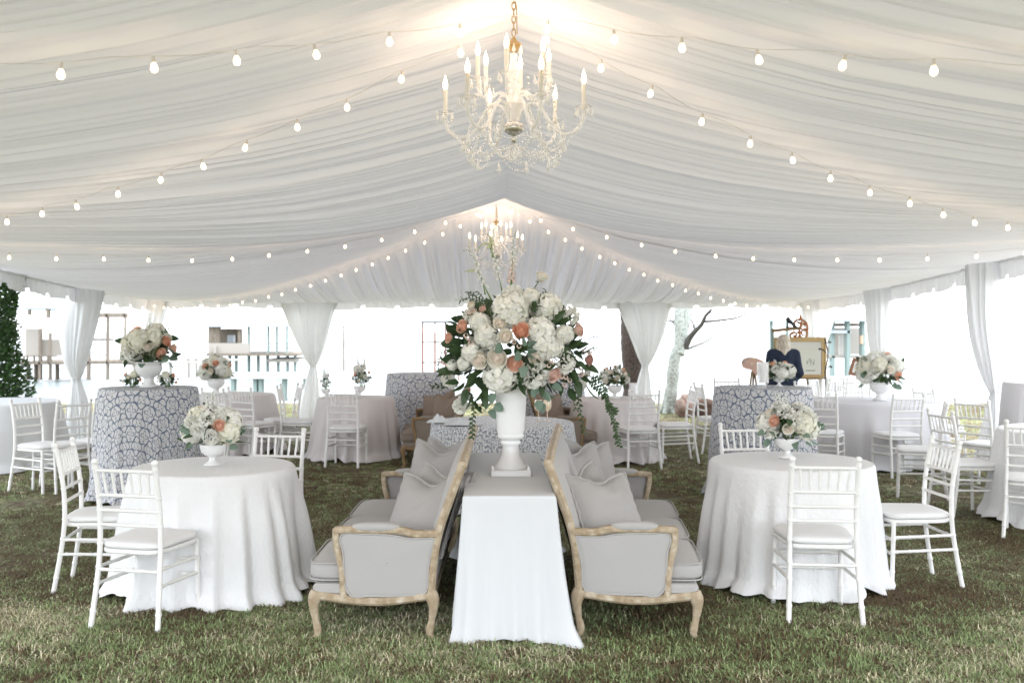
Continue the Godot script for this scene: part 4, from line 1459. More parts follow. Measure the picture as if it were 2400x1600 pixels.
	# olive sprays and trailing vines: zoom pixel paths
	for q in [[[[1290, 260], [1220, 170], [1150, 140], [1080, 150]], 22, 0.034, "thin_leaf", M.leaf], [[[1270, 240], [1190, 130], [1130, 95]], 16, 0.034, "thin_leaf", M.leaf], [[[1300, 250], [1250, 160], [1190, 90]], 16, 0.03, "thin_leaf", M.leaf], [[[1560, 220], [1600, 170], [1640, 120], [1650, 80]], 14, 0.032, "thin_leaf", M.leaf], [[[1540, 200], [1600, 190], [1650, 165]], 9, 0.03, "thin_leaf", M.leaf],
			[[[1010, 480], [960, 500], [940, 560], [930, 600]], 9, 0.03, "thin_leaf", M.dusky_leaf], [[[1900, 440], [1940, 410], [1985, 395]], 7, 0.028, "thin_leaf", M.dusky_leaf], [[[1890, 520], [1950, 480], [1990, 470]], 7, 0.026, "thin_leaf", M.dusky_leaf], [[[1080, 330], [1050, 260], [1020, 230]], 6, 0.02, "thin_leaf", M.dusky_leaf],
			[[[1000, 740], [930, 720], [880, 730]], 7, 0.03, "oval_leaf", M.leaf], [[[1900, 640], [1990, 670], [2050, 620]], 14, 0.036, "thin_leaf", M.leaf], [[[1940, 690], [2030, 780], [2090, 900], [2120, 1010], [2145, 1130]], 44, 0.036, "oval_leaf", M.leaf], [[[1960, 660], [2040, 730], [2060, 830], [2120, 900]], 26, 0.034, "oval_leaf", M.leaf],
			[[[1880, 700], [1870, 800], [1890, 930], [1910, 1050]], 20, 0.03, "oval_leaf", M.leaf], [[[1800, 700], [1850, 780], [1840, 840], [1870, 900]], 14, 0.03, "thin_leaf", M.leaf], [[[1150, 780], [1170, 880], [1160, 980], [1162, 1080]], 26, 0.03, "oval_leaf", M.leaf], [[[1130, 760], [1180, 850], [1230, 860]], 8, 0.04, "oval_leaf", M.leaf], [[[1040, 560], [990, 620], [1000, 690]], 10, 0.034, "thin_leaf", M.leaf], [[[1480, 500], [1560, 470], [1640, 480]], 8, 0.03, "thin_leaf", M.leaf]]:
		var path := []
		for w in q[0]: path.append((on.call(w[0], w[1]) as Vector3) + inv)
		part(spray(path, FL[q[3]], q[2], q[1]), "trailing_vine" if q[1] >= 20 else "leaf_spray", q[4], o)

func vase(called: String, label: String, at: Vector3, prof: Array, m: Material, group := "", cat := "vase") -> Node3D:
	var b := B.new()
	b.lathe(prof, 28)
	var o := part(b, called, m)
	o.position = at
	tag(o, label, cat, group)
	return o

func scaled(prof: Array, s: float) -> Array:
	var out := []
	for q in prof: out.append(q * s)
	return out

# ---------------------------------------------------------------- ground and outdoors
func make_ground() -> void:
	var b := B.new()
	b.grid(120, 90, func(a, e):
		var X: float = lerpf(-60, 60, a)
		var d: float = lerpf(-25.0, 22.0, e)
		return Vector3(X, 0.012 * noise.get_noise_2d(X * 8.0, d * 8.0), -d), false, 120, 47)
	tag(part(b, "lawn_ground", M.ground), "", "", "", "structure")
	b = B.new()
	b.grid(60, 60, func(a, e): return Vector3(lerpf(-700, 700, a), -0.45, -lerpf(22.3, 900.0, e * e)), false, 1400, 880)
	tag(part(b, "water", M.water), "", "", "", "structure")
	b = B.new()
	b.box(Vector3(0, -0.3, -22.15), Vector3(120, 0.66, 0.34), 0.02)
	tag(part(b, "seawall", M.concrete), "low pale concrete seawall between the lawn and the water", "seawall", "", "structure")

func make_grass() -> void:
	var protos := []
	for pi in 2:
		var b := B.new()
		for k in 11:
			var a := rng.randf() * TAU
			var len := rng.randf_range(0.4, 1.15)
			var lean := rng.randf_range(0.3, 1.7)
			var root := Vector3(rng.randf_range(-0.7, 0.7), 0, rng.randf_range(-0.7, 0.7))
			var dir := Vector3(cos(a), 0, sin(a))
			var sd := Vector3(-sin(a), 0, cos(a)) * 0.036
			var m := root + dir * lean * len * 0.4 + Vector3(0, len * 0.55, 0)
			var tip := root + dir * lean * len + Vector3(0, len * maxf(0.16, 0.95 - lean * 0.55), 0)
			var g := rng.randf_range(0.7, 1.3)
			b.col = Color(g, g, g)
			var i := b.p(root - sd)
			b.p(root + sd); b.p(m + sd * 0.8); b.p(m - sd * 0.8); b.p(tip)
			b.t3(i, i + 1, i + 2); b.t3(i, i + 2, i + 3); b.t3(i + 3, i + 2, i + 4)
		protos.append(b.mesh())
	var zones := [[4.2, 6.5, 6200.0, 0.060, 0], [6.5, 9.0, 3600.0, 0.052, 1], [9.0, 21.9, 800.0, 0.06, 0]]
	for z in zones:
		var places := []
		var tints := []
		var n := 0
		var area: float = 0.54 * (z[1] * z[1] - z[0] * z[0])
		var count := int(area * z[2])
		for i in count:
			var d: float = sqrt(lerpf(z[0] * z[0], z[1] * z[1], rng.randf()))
			var X: float = d * rng.randf_range(-0.52, 0.56)
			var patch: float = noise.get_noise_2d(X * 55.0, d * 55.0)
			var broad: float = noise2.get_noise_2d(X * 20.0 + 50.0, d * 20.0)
			var near: float = 1.0 - smoothstep(4.9, 6.6, d + 0.5 * patch)  # nearness factor: daylight falling off from the open end, painted into the blades
			# bare, worn patches keep fewer blades
			if patch + 0.6 * broad < -0.17 and rng.randf() < 0.8: continue
			if rng.randf() < 0.35 * (1.0 - near): continue
			var h: float = z[3] * rng.randf_range(0.55, 1.25) * (0.75 + 0.45 * near + 0.5 * maxf(0, patch))
			var flat: float = rng.randf_range(0.55, 1.0)
			places.append(Transform3D(Basis(Vector3.UP, rng.randf() * TAU) * Basis.from_scale(Vector3(z[3] * 1.25, h * flat, z[3] * 1.25)), Vector3(X, -0.003 + 0.012 * noise.get_noise_2d(X * 8.0, d * 8.0), -d)))
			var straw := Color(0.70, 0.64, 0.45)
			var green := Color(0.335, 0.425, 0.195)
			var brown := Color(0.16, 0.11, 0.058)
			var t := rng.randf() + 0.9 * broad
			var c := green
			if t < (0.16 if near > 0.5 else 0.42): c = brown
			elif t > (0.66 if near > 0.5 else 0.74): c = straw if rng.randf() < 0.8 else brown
			if near < 0.3 and c == straw and rng.randf() < 0.8: c = brown  # straw turned brown deeper in: dimmer light put into the tint
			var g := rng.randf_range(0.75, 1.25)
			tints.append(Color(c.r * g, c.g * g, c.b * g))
		var mm := MultiMesh.new()
		mm.transform_format = MultiMesh.TRANSFORM_3D
		mm.use_colors = true
		mm.mesh = protos[z[4]]
		mm.instance_count = places.size()
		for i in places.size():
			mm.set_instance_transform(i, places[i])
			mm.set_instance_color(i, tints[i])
		var o := MultiMeshInstance3D.new()
		o.multimesh = mm
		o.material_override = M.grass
		o.name = numbered("grass")
		add_child(o)
		tag(o, "trodden lawn of short green and straw grass blades" if z[4] == 0 and z[0] < 5 else "thin brownish lawn under the tent", "grass", "", "stuff")

func wbox(b: B, x0: float, y0: float, x1: float, y1: float, d: float, thick: float) -> void:
	# a box whose near face spans two photo pixels at depth d
	var p := pt(x0, y0, d)
	var q := pt(x1, y1, d)
	b.box(Vector3((p.x + q.x) / 2, (p.y + q.y) / 2, -d - thick / 2), Vector3(absf(q.x - p.x), absf(q.y - p.y), thick), 0.01)

func dock(label: String, d: float, depth: float, spec: Array) -> void:
	# spec rows: part name, material, pixel box, how far back, thickness
	var o := thing("boat_dock", label, "dock")
	for r in spec:
		var b := B.new()
		wbox(b, r[2], r[3], r[4], r[5], d + r[6] * depth, r[7] * depth)
		part(b, r[0], r[1], o)

func make_docks() -> void:
	var W := 890.0   # piles run down past the waterline
	var st := []
	for q in [[62, 725, 68, 738], [106, 722, 113, 745], [88, 769, 94, W], [112, 780, 116, W]]: st.append(["post", M.old_wood, q[0], q[1], q[2], q[3], 0.0, 0.05])
	st += [["roof", M.roof_metal, 10, 714, 160, 724, 0.0, 1.0], ["wall_panel", M.pale_wood, 58, 770, 92, 833, 0.3, 0.04], ["wall_panel", M.pale_wood, 94, 795, 150, 833, 0.4, 0.04], ["deck", M.old_wood, 20, 848, 200, 854, 0.0, 1.0], ["railing", M.old_wood, 40, 833, 130, 836, 0.0, 0.03]]
	for x in [52, 60, 76, 108]: st.append(["baluster", M.old_wood, x, 835, x + 3, 850, 0.0, 0.03])
	for x in [60, 78, 128]: st.append(["pile", M.old_wood, x, 852, x + 5, W, 0.3, 0.06])
	dock("pale boathouse with flat roof above water behind the leafy shrub", 40.0, 4.0, st)
	st = []
	for q in [[201, 733, 208, W], [247, 735, 252, W], [289, 735, 292, 850]]: st.append(["post", M.old_wood, q[0], q[1], q[2], q[3], 0.0, 0.06])
	for q in [[192, 733, 292, 744, 0.0], [185, 793, 258, 798, 0.1], [180, 846, 330, 853, 0.0], [225, 831, 243, 834, 0.3]]: st.append(["beam", M.old_wood, q[0], q[1], q[2], q[3], q[4], 0.12])
	dock("open timber boat lift of tall posts and beams left of the urn bouquet", 38.0, 3.0, st)
	st = [["roof", M.roof_metal, 482, 756, 676, 766, -0.1, 1.2], ["wall_panel", M.old_wood, 487, 766, 515, 806, 0.0, 0.05], ["wall_panel", M.old_wood, 556, 770, 565, 806, 0.0, 0.05], ["wall_panel", M.pale_wood, 487, 804, 584, 829, -0.05, 0.05], ["dark_opening", M.old_wood, 515, 770, 556, 806, 0.35, 0.05], ["barrel", M.roof_metal, 532, 785, 546, 803, 0.2, 0.1], ["deck", M.old_wood, 482, 828, 696, 834, -0.1, 1.1], ["lower_deck", M.pale_wood, 625, 841, 700, 849, 0.0, 0.8], ["railing", M.pale_wood, 630, 803, 690, 805, 0.0, 0.03], ["railing", M.pale_wood, 630, 813, 690, 815, 0.0, 0.03], ["stair_rail", M.pale_wood, 500, 811, 506, 833, -0.1, 0.03]]
	for x in [581, 627, 647, 671]: st.append(["post", M.mint_wood, x - 2, 764, x + 2, 832, 0.0, 0.06])
	for x in [508, 536, 551, 581, 603, 625, 650, 672, 690]: st.append(["pile", M.mint_wood, x - 2.5, 833, x + 2.5, 872, 0.1, 0.07])
	dock("wooden boathouse on piles with a dark service window and open deck", 44.0, 4.0, st)
	st = [["walkway_deck", M.pale_wood, 410, 842, 560, 846, 0.0, 0.4]]
	for x in [438, 456, 510, 530]: st.append(["pile", M.pale_wood, x, 838, x + 4, 885, 0.0, 0.08])
	st.append(["channel_marker", M.pale_wood, 447, 815, 450, 842, 0.3, 0.05])
	dock("thin pale walkway on piles running left from the boathouse", 42.0, 2.0, st)
	st = [["walkway_deck", M.concrete, 535, 880, 725, 888, 0.0, 0.6]]
	for x in [540, 592, 605, 660, 710]: st.append(["pile", M.mint_wood, x, 888, x + 9, 945, 0.1, 0.1])
	dock("near low walkway on thick mint piles above the chair backs", 29.0, 2.5, st)
	st = [["beam", M.old_wood, 780, 764, 806, 767, 0.0, 0.1], ["post", M.old_wood, 803, 764, 807, 870, 0.0, 0.06], ["beam", M.pale_wood, 770, 807, 800, 810, 0.3, 0.1], ["beam", M.pale_wood, 762, 850, 796, 854, 0.3, 0.1]]
	for x in [310, 352, 395]: st.append(["pile", M.pale_wood, x, 852, x + 4, 885, 0.1, 0.1])
	st.append(["far_walkway", M.pale_wood, 300, 848, 482, 852, 0.0, 0.4])
	dock("bare dock frame just right of the wide left drape", 40.0, 2.0, st)
	st = [["roof", M.roof_metal, 980, 748, 1100, 754, -0.2, 1.4]]
	for x in [990, 1019, 1044, 1075]: st.append(["post", M.red_wood, x - 2, 752, x + 2, 892, 0.0, 0.07])
	for y in [754, 800, 848]: st.append(["beam", M.old_wood, 986, y, 1085, y + 3, 0.0, 0.2])
	dock("red-brown boathouse frame left of the central arrangement", 36.0, 2.0, st)
	st = [["roof", M.roof_metal, 1928, 747, 2048, 753, -0.2, 1.4], ["wall_panel", M.pale_wood, 1958, 768, 2022, 830, 0.6, 0.05], ["wall_panel", M.old_wood, 1944, 757, 1953, 828, 0.6, 0.05], ["beam", M.old_wood, 1955, 757, 2024, 765, 0.3, 0.1], ["deck", M.pale_wood, 1942, 833, 2030, 839, 0.0, 1.0], ["picture_board", M.concrete, 1968, 786, 1978, 832, 0.2, 0.03], ["buoy", M.coral, 2019, 786, 2024, 806, -0.02, 0.05], ["cross_beam", M.roof_metal, 1932, 774, 1996, 781, -0.1, 0.1]]
	for x in [1954, 2025, 1990]: st.append(["post", M.mint_wood, x - 4, 752, x + 4, W, 0.0 if x != 1990 else -0.1, 0.1])
	dock("mint-posted boathouse with tan walls right of the gold frame", 36.0, 3.0, st)
	st = [["roof", M.roof_metal, 1792, 747, 1850, 753, -0.2, 1.2], ["post", M.mint_wood, 1808, 752, 1813, 900, 0.0, 0.1], ["post", M.mint_wood, 1846, 752, 1850, 900, 0.3, 0.1]]
	dock("mint post and grey roof edge behind the woman", 34.0, 2.5, st)

func limb(b: B, path: Array, r0: float, r1: float) -> void:
	var sm := smooth(path, 0.12)
	var radii := []
	for i in sm.size(): radii.append(lerpf(r0, r1, float(i) / (sm.size() - 1)) * (1.0 + 0.12 * noise2.get_noise_2d(i * 30.0, r0 * 900.0)))
	b.tube(sm, radii, 9)

func make_plants() -> void:
	var D := 19.5
	var o := thing("lichen_tree", "bare pale lichen-covered tree with spreading twigs outside the tent", "tree")
	var inv := Vector3.ZERO
	var b := B.new()
	var base := pt(1566, 968, D); base.y = -0.02
	limb(b, [base, pt(1575, 910, D), pt(1582, 840, D), pt(1594, 800, D), pt(1592, 745, D), pt(1596, 690, D), pt(1606, 620, D)], 0.135, 0.085)
	for k in 6:
		var a := k * 1.05
		limb(b, [base + Vector3(cos(a) * 0.2, 0, sin(a) * 0.2), base + Vector3(cos(a) * 0.09, 0.14, sin(a) * 0.09), base + Vector3(0, 0.5, 0)], 0.05, 0.06)
	part(b, "trunk", M.birch, o)
	for q in [[[[1590, 830], [1603, 770], [1612, 720], [1622, 660], [1640, 600]], 0.085, 0.05], [[[1605, 815], [1618, 790], [1630, 775], [1645, 760], [1654, 740], [1668, 725]], 0.045, 0.016], [[[1650, 754], [1690, 750], [1728, 744], [1752, 733], [1790, 726]], 0.02, 0.006], [[[1610, 818], [1636, 808], [1655, 800], [1675, 787]], 0.016, 0.006], [[[1720, 750], [1740, 762], [1765, 770], [1795, 771]], 0.009, 0.003], [[[1594, 800], [1590, 780], [1580, 760], [1568, 745]], 0.02, 0.008], [[[1628, 778], [1624, 755], [1615, 745], [1600, 732]], 0.015, 0.007], [[[1580, 752], [1566, 752], [1555, 741]], 0.014, 0.005], [[[1654, 740], [1665, 733], [1690, 735], [1700, 728]], 0.01, 0.004], [[[1626, 775], [1630, 760], [1628, 752]], 0.008, 0.004]]:
		b = B.new()
		var path := []
		for i in q[0].size(): path.append(pt(q[0][i][0], q[0][i][1], D - 0.12 * i * (1 if int(q[0][0][0]) % 2 else -1)))
		limb(b, path, q[1] * 1.5, q[2] * 1.7)
		part(b, "branch", M.birch if q[1] > 0.08 else M.branch, o)
	var pine := thing("pine_tree", "thick dark pine trunk behind the wide right drape", "tree")
	b = B.new()
	var pb := pt(1490, 1000, 19.0); pb.y = -0.02
	limb(b, [pb, pt(1487, 900, 19.0), pt(1482, 780, 19.0), pt(1476, 640, 19.0), pt(1470, 420, 19.0)], 0.24, 0.17)
	part(b, "trunk", M.bark, pine)
	for q in [[[1472, 500], [1530, 440], [1620, 400]], [[1475, 600], [1420, 540], [1330, 500]]]:
		b = B.new()
		var path := []
		for w in q: path.append(pt(w[0], w[1], 19.0))
		limb(b, path, 0.06, 0.02)
		part(b, "branch", M.bark, pine)
	# rocks at the foot of the tree
	for q in [["brown boulder beside the lichen tree's foot", 1652, 964, 0.165, M.boulder], ["mossy pink rock against the lichen trunk", 1604, 975, 0.15, M.pink_rock], ["low pink rock behind the brown boulder", 1622, 958, 0.20, M.pink_rock]]:
		b = B.new()
		var sd: float = q[1]
		var r: float = q[3] * 1.15
		b.grid(26, 16, func(a, e):
			var ph: float = (e - 0.5) * PI
			var dir := Vector3(cos(ph) * cos(a * TAU), sin(ph), -cos(ph) * sin(a * TAU))
			return dir * r * (1.0 + 0.5 * noise2.get_noise_2d(dir.x * 40.0 + sd, dir.y * 40.0 + dir.z * 30.0)), true)
		var rock := part(b, "boulder", q[4])
		rock.position = pt(q[1], q[2], 18.7 if q[3] < 0.19 else 19.3)
		rock.position.y = r * 0.8
		tag(rock, q[0], "rock")
	# clipped leafy shrub at the left edge
	var s := thing("leafy_shrub", "tall dark green leafy shrub at the left edge of the tent", "shrub", Vector3(-6.62, 0, -13.0))
	b = B.new()
	for k in 5:
		var a := k * 1.26
		limb(b, [Vector3(0.03 * cos(a), 0, 0.03 * sin(a)), Vector3(0.12 * cos(a), 0.8, 0.12 * sin(a)), Vector3(0.2 * cos(a), 2.0, 0.2 * sin(a))], 0.03, 0.01)
	part(b, "trunk", M.bark, s)
	var arr: Array = FL.oval_leaf.surface_get_arrays(0)
	var mm := MultiMesh.new()
	mm.transform_format = MultiMesh.TRANSFORM_3D
	mm.use_colors = true
	mm.mesh = FL.oval_leaf
	mm.instance_count = 15000
	for i in 15000:
		var y := rng.randf_range(0.12, 2.72)
		var a := rng.randf() * TAU
		var w := (0.47 + 0.06 * sin(y * 2.6) + 0.20 * noise2.get_noise_2d(cos(a) * 50.0, sin(a) * 50.0 + y * 55.0)) * clampf((2.85 - y) * 6.0, 0.3, 1.0) * clampf(0.55 + y * 0.8, 0, 1)
		var r := w * sqrt(rng.randf_range(0.25, 1.0))
		var dir := Vector3(cos(a), rng.randf_range(-0.2, 0.9), sin(a))
		var g := rng.randf_range(0.55, 1.6)
		mm.set_instance_transform(i, lay(Vector3(cos(a) * r, y, sin(a) * r), dir + Vector3(rng.randf_range(-0.6, 0.6), 0, rng.randf_range(-0.6, 0.6)), rng.randf_range(0.04, 0.068), rng.randf() * TAU))
		mm.set_instance_color(i, Color(g, g * rng.randf_range(0.9, 1.1), g * 0.9))
	var cr := MultiMeshInstance3D.new()
	cr.multimesh = mm
	cr.material_override = M.shrub
	cr.name = "crown"
	cr.set_meta("kind", "stuff")
	s.add_child(cr)

# ---------------------------------------------------------------- the woman
func nets(b: B, bones: Array, lo: Vector3, hi: Vector3, cell: float, blend: float) -> void:
	# smooth union of tapered capsules [a, b, ra, rb, flatten z], meshed as surface nets
	var n := Vector3i(((hi - lo) / cell).ceil()) + Vector3i.ONE
	var val := PackedFloat32Array()
	val.resize(n.x * n.y * n.z)
	val.fill(1.0)
	var sum := PackedFloat32Array()
	sum.resize(val.size())
	for q in bones:
		var pa: Vector3 = q[0]
		var pb: Vector3 = q[1]
		var fz: float = q[4] if q.size() > 4 else 1.0
		var rr := maxf(q[2], q[3]) + 4.0 * blend + cell * 2
		var l := Vector3i(((pa.min(pb) - Vector3.ONE * rr - lo) / cell).floor()).max(Vector3i.ZERO)
		var h := Vector3i(((pa.max(pb) + Vector3.ONE * rr - lo) / cell).ceil()).min(n - Vector3i.ONE)
		var ab := pb - pa
		var ll := maxf(ab.length_squared(), 1e-9)
		for k in range(l.z, h.z + 1):
			for j in range(l.y, h.y + 1):
				for i in range(l.x, h.x + 1):
					var w := lo + Vector3(i, j, k) * cell
					var t := clampf((w - pa).dot(ab) / ll, 0.0, 1.0)
					var dv := w - (pa + ab * t)
					dv.z /= fz
					var dist: float = dv.length() - lerpf(q[2], q[3], t)
					sum[i + n.x * (j + n.y * k)] += exp(-dist / blend)
	for i in val.size():
		if sum[i] > 0.0: val[i] = -blend * log(sum[i])
	var vid := {}
	var at := func(i: int, j: int, k: int) -> float: return val[i + n.x * (j + n.y * k)]
	for k in n.z - 1:
		for j in n.y - 1:
			for i in n.x - 1:
				var base := i + n.x * (j + n.y * k)
				var neg := 0
				for c in 8:
					if val[base + (c & 1) + n.x * (((c >> 1) & 1) + n.y * (c >> 2))] < 0.0: neg += 1
				if neg == 0 or neg == 8: continue
				var acc := Vector3.ZERO
				var cnt := 0
				for c in 8:
					for ax in 3:
						if c & (1 << ax): continue
						var c2 := c | (1 << ax)
						var v0 := val[base + (c & 1) + n.x * (((c >> 1) & 1) + n.y * (c >> 2))]
						var v1 := val[base + (c2 & 1) + n.x * (((c2 >> 1) & 1) + n.y * (c2 >> 2))]
						if (v0 < 0.0) != (v1 < 0.0):
							var t := v0 / (v0 - v1)
							var q0 := Vector3(c & 1, (c >> 1) & 1, c >> 2)
							acc += q0.lerp(Vector3(c2 & 1, (c2 >> 1) & 1, c2 >> 2), t)
							cnt += 1
				vid[base] = b.p(lo + (Vector3(i, j, k) + acc / cnt) * cell)
	var step := [1, n.x, n.x * n.y]
	for k in range(1, n.z - 1):
		for j in range(1, n.y - 1):
			for i in range(1, n.x - 1):
				var base := i + n.x * (j + n.y * k)
				for ax in 3:
					var s0 := val[base] < 0.0
					if s0 == (val[base + step[ax]] < 0.0): continue
					var u: int = step[(ax + 1) % 3]
					var w: int = step[(ax + 2) % 3]
					var q := [vid.get(base, -1), vid.get(base - u, -1), vid.get(base - u - w, -1), vid.get(base - w, -1)]
					if q.has(-1): continue
					if not s0: q.reverse()
					b.t3(q[0], q[1], q[2]); b.t3(q[0], q[2], q[3])

func make_person() -> void:
	var o := thing("person", "blonde woman in navy sweater seen from behind facing the gold-framed picture", "person", Vector3(4.15, 0, -14.0), face(176.0))
	var skin := mat(lin(0.58, 0.36, 0.26), 0.6)
	var navy := mat(lin(0.012, 0.020, 0.045), 0.9)
	var dark := mat(lin(0.02, 0.02, 0.025), 0.8)
	var hair := mat(Color.WHITE, 0.55)
	hair.albedo_texture = noise_tex(0.03, 256, 256, FastNoiseLite.TYPE_SIMPLEX_SMOOTH, 4, 91, ramp([[0.2, lin(0.24, 0.17, 0.11)], [0.42, lin(0.55, 0.47, 0.37)], [0.72, lin(0.76, 0.71, 0.62)]]))
	hair.uv1_triplanar = true
	hair.uv1_scale = Vector3(22, 1.2, 22)
	hair.heightmap_enabled = true
	hair.heightmap_texture = hair.albedo_texture
	hair.heightmap_scale = 0.5
	weave(navy, M.crinkle, 1.5, 1.2, true)
	var legs := []
	var torso := []
	var arms := []
	for s in [-1.0, 1.0]:
		legs += [[Vector3(s * 0.085, 0.84, 0), Vector3(s * 0.085, 0.46, 0.015), 0.085, 0.052], [Vector3(s * 0.085, 0.46, 0.015), Vector3(s * 0.088, 0.08, -0.02), 0.052, 0.036]]
		arms += [[Vector3(s * 0.165, 1.28, 0), Vector3(s * 0.215, 1.02, -0.01), 0.05, 0.042], [Vector3(s * 0.215, 1.02, -0.01), Vector3(s * 0.17, 0.88, 0.17), 0.040, 0.029]]
	torso = [[Vector3(-0.06, 0.88, 0), Vector3(0.06, 0.88, 0), 0.12, 0.12, 0.8], [Vector3(0, 0.88, 0), Vector3(0, 1.08, 0), 0.13, 0.115, 0.72], [Vector3(0, 1.08, 0), Vector3(0, 1.22, 0.0), 0.125, 0.14, 0.72], [Vector3(-0.14, 1.285, 0), Vector3(0.14, 1.285, 0), 0.055, 0.055]]
	var head := [[Vector3(0, 1.28, -0.01), Vector3(0, 1.40, 0.01), 0.052, 0.046], [Vector3(0, 1.465, 0.0), Vector3(0, 1.42, 0.03), 0.082, 0.055], [Vector3(0, 1.44, 0.095), Vector3(0, 1.425, 0.104), 0.010, 0.014], [Vector3(-0.078, 1.44, 0.0), Vector3(-0.078, 1.42, 0.0), 0.012, 0.010], [Vector3(0.078, 1.44, 0.0), Vector3(0.078, 1.42, 0.0), 0.012, 0.010]]
	var feet := []
	for s in [-1.0, 1.0]: feet.append([Vector3(s * 0.09, 0.04, -0.04), Vector3(s * 0.10, 0.028, 0.13), 0.040, 0.028])
	var b := B.new()
	nets(b, legs + torso + arms + head + feet, Vector3(-0.34, -0.02, -0.2), Vector3(0.34, 1.58, 0.28), 0.02, 0.012)
	for s in [-1.0, 1.0]:
		# hands: palm, four fingers of unequal length, thumb from the side of the palm
		var wr := Vector3(s * 0.17, 0.88, 0.17)
		var f := Vector3(-s * 0.25, -0.35, 0.9).normalized()
		var side := Vector3(-s, 0.1, -0.25).normalized()
		var bones := [[wr, wr + f * 0.085, 0.024, 0.028]]
		var lens := [0.062, 0.072, 0.067, 0.052]
		for k in 4:
			var r0 := wr + f * 0.085 + side * (0.028 - 0.019 * k)
			var m: Vector3 = r0 + f * lens[k] * 0.5 + Vector3(0, -0.004, 0)
			bones.append([r0, m, 0.0088, 0.008])
			bones.append([m, m + (f + Vector3(0, -0.6, 0)).normalized() * lens[k] * 0.5, 0.008, 0.007])
		bones.append([wr + f * 0.025 + side * 0.022, wr + f * 0.07 + side * 0.052, 0.011, 0.009])
		nets(b, bones, wr - Vector3(0.12, 0.14, 0.06), wr + Vector3(0.12, 0.08, 0.22), 0.006, 0.003)
	part(b, "body", skin, o)
	b = B.new()
	var sweater := []
	for q in torso + arms: sweater.append([q[0], q[1], q[2] + 0.018, q[3] + 0.018] + (q.slice(4) if q.size() > 4 else []))
	nets(b, sweater, Vector3(-0.36, 0.70, -0.24), Vector3(0.36, 1.42, 0.30), 0.02, 0.014)
	part(b, "sweater", navy, o)
	b = B.new()
	var tr := []
	for q in legs: tr.append([q[0], q[1], q[2] + 0.016, q[3] + 0.022])
	nets(b, tr, Vector3(-0.26, 0.0, -0.2), Vector3(0.26, 1.0, 0.2), 0.02, 0.012)
	part(b, "trousers", dark, o)
	b = B.new()
	var locks := [[Vector3(0, 1.475, -0.012), Vector3(0, 1.44, -0.018), 0.092, 0.088]]
	for k in 7:
		var q := (k - 3) / 3.0
		locks.append([Vector3(q * 0.060, 1.46 - 0.02 * absf(q), -0.055 + 0.045 * absf(q)), Vector3(q * 0.078, 1.275 + 0.012 * sin(k * 2.2), -0.085 + 0.045 * absf(q)), 0.036, 0.024])
	nets(b, locks, Vector3(-0.16, 1.18, -0.20), Vector3(0.16, 1.62, 0.12), 0.010, 0.006)
	part(b, "hair", hair, o)

func make_tables() -> void:
	round_table("draped_table", "round white-clothed table front left, with two chairs on its left side", Vector3(-1.74, 0, -6.3), 0.495, 0.765, 0.62, 9.0, 0.085, 2.0, M.white_cloth, "round tables under white crinkled cloths", 0.6)
	round_table("draped_table", "round white-clothed table front right, a chair back in front of it", Vector3(1.99, 0, -6.55), 0.515, 0.765, 0.62, 8.0, 0.085, 8.0, M.white_cloth, "round tables under white crinkled cloths", 1.2)
	round_table("draped_table", "large white-clothed table cut by the left edge below the leafy shrub", Vector3(-6.0, 0, -12.0), 0.76, 0.765, 0.92, 14.0, 0.06, 4.0, M.plain_cloth, "", 0.3)
	round_table("draped_table", "white-clothed table at the right edge behind the cropped chair", Vector3(5.2, 0, -8.5), 0.76, 0.765, 0.90, 13.0, 0.06, 5.0, M.white_cloth, "", 0.0)
	round_table("draped_table", "mauve-clothed table left of the lattice table with a chair in front", Vector3(-1.70, 0, -12.75), 0.48, 0.765, 0.60, 9.0, 0.06, 6.0, M.mauve_cloth, "mauve-clothed tables in the middle distance", 0.4)
	round_table("draped_table", "mauve-clothed table right of the central arrangement with two chairs", Vector3(1.57, 0, -12.55), 0.50, 0.765, 0.62, 9.0, 0.06, 7.0, M.mauve_cloth, "mauve-clothed tables in the middle distance", 0.9)
	round_table("draped_table", "mauve-clothed table hidden behind the row of chairs at left", Vector3(-3.45, 0, -13.4), 0.55, 0.765, 0.68, 9.0, 0.06, 9.0, M.mauve_cloth, "mauve-clothed tables in the middle distance", 0.1)
	round_table("draped_table", "wide pale-clothed table at right carrying the white urn of flowers", Vector3(4.72, 0, -12.2), 0.76, 0.765, 0.86, 13.0, 0.06, 3.0, M.blue_cloth, "", 0.7)
	round_table("draped_table", "grey-lilac clothed tall table half out of frame at the far right", Vector3(5.98, 0, -10.6), 0.44, 1.07, 0.52, 8.0, 0.05, 1.0, M.blue_cloth, "", 0.7)
	for q in [["tall cocktail table in blue lattice cloth at left, carrying an urn bouquet", -3.28, 9.6, 11.0, 1.07], ["tall cocktail table in blue lattice cloth at right, carrying a glass hurricane", 2.66, 9.65, 13.0, 1.07], ["tall lattice-clothed cocktail table behind the brown settee, left of centre", -0.96, 13.9, 15.0, 1.02], ["tall lattice-clothed cocktail table mostly hidden behind the white urn", 0.86, 13.9, 17.0, 1.02]]:
		round_table("cocktail_table", q[0], Vector3(q[1], 0, -q[2]), 0.455, q[4], 0.53, 9.0, 0.045, q[3], M.lattice, "tall cocktail tables in printed lattice cloth", q[3])
	round_table("sequin_table", "low round table in glittering grey sequin cloth behind the white urn", Vector3(0.13, 0, -9.35), 0.66, 0.765, 0.74, 12.0, 0.04, 19.0, M.sequin, "", 0.0)
	# console between the sofas
	var o := thing("console_table", "long narrow console table in plain white cloth between two settees", "table", Vector3(0.108, 0, -6.05))
	part(console_cloth(0.239, 0.905, 0.765, 4.0), "tablecloth", M.plain_cloth, o)

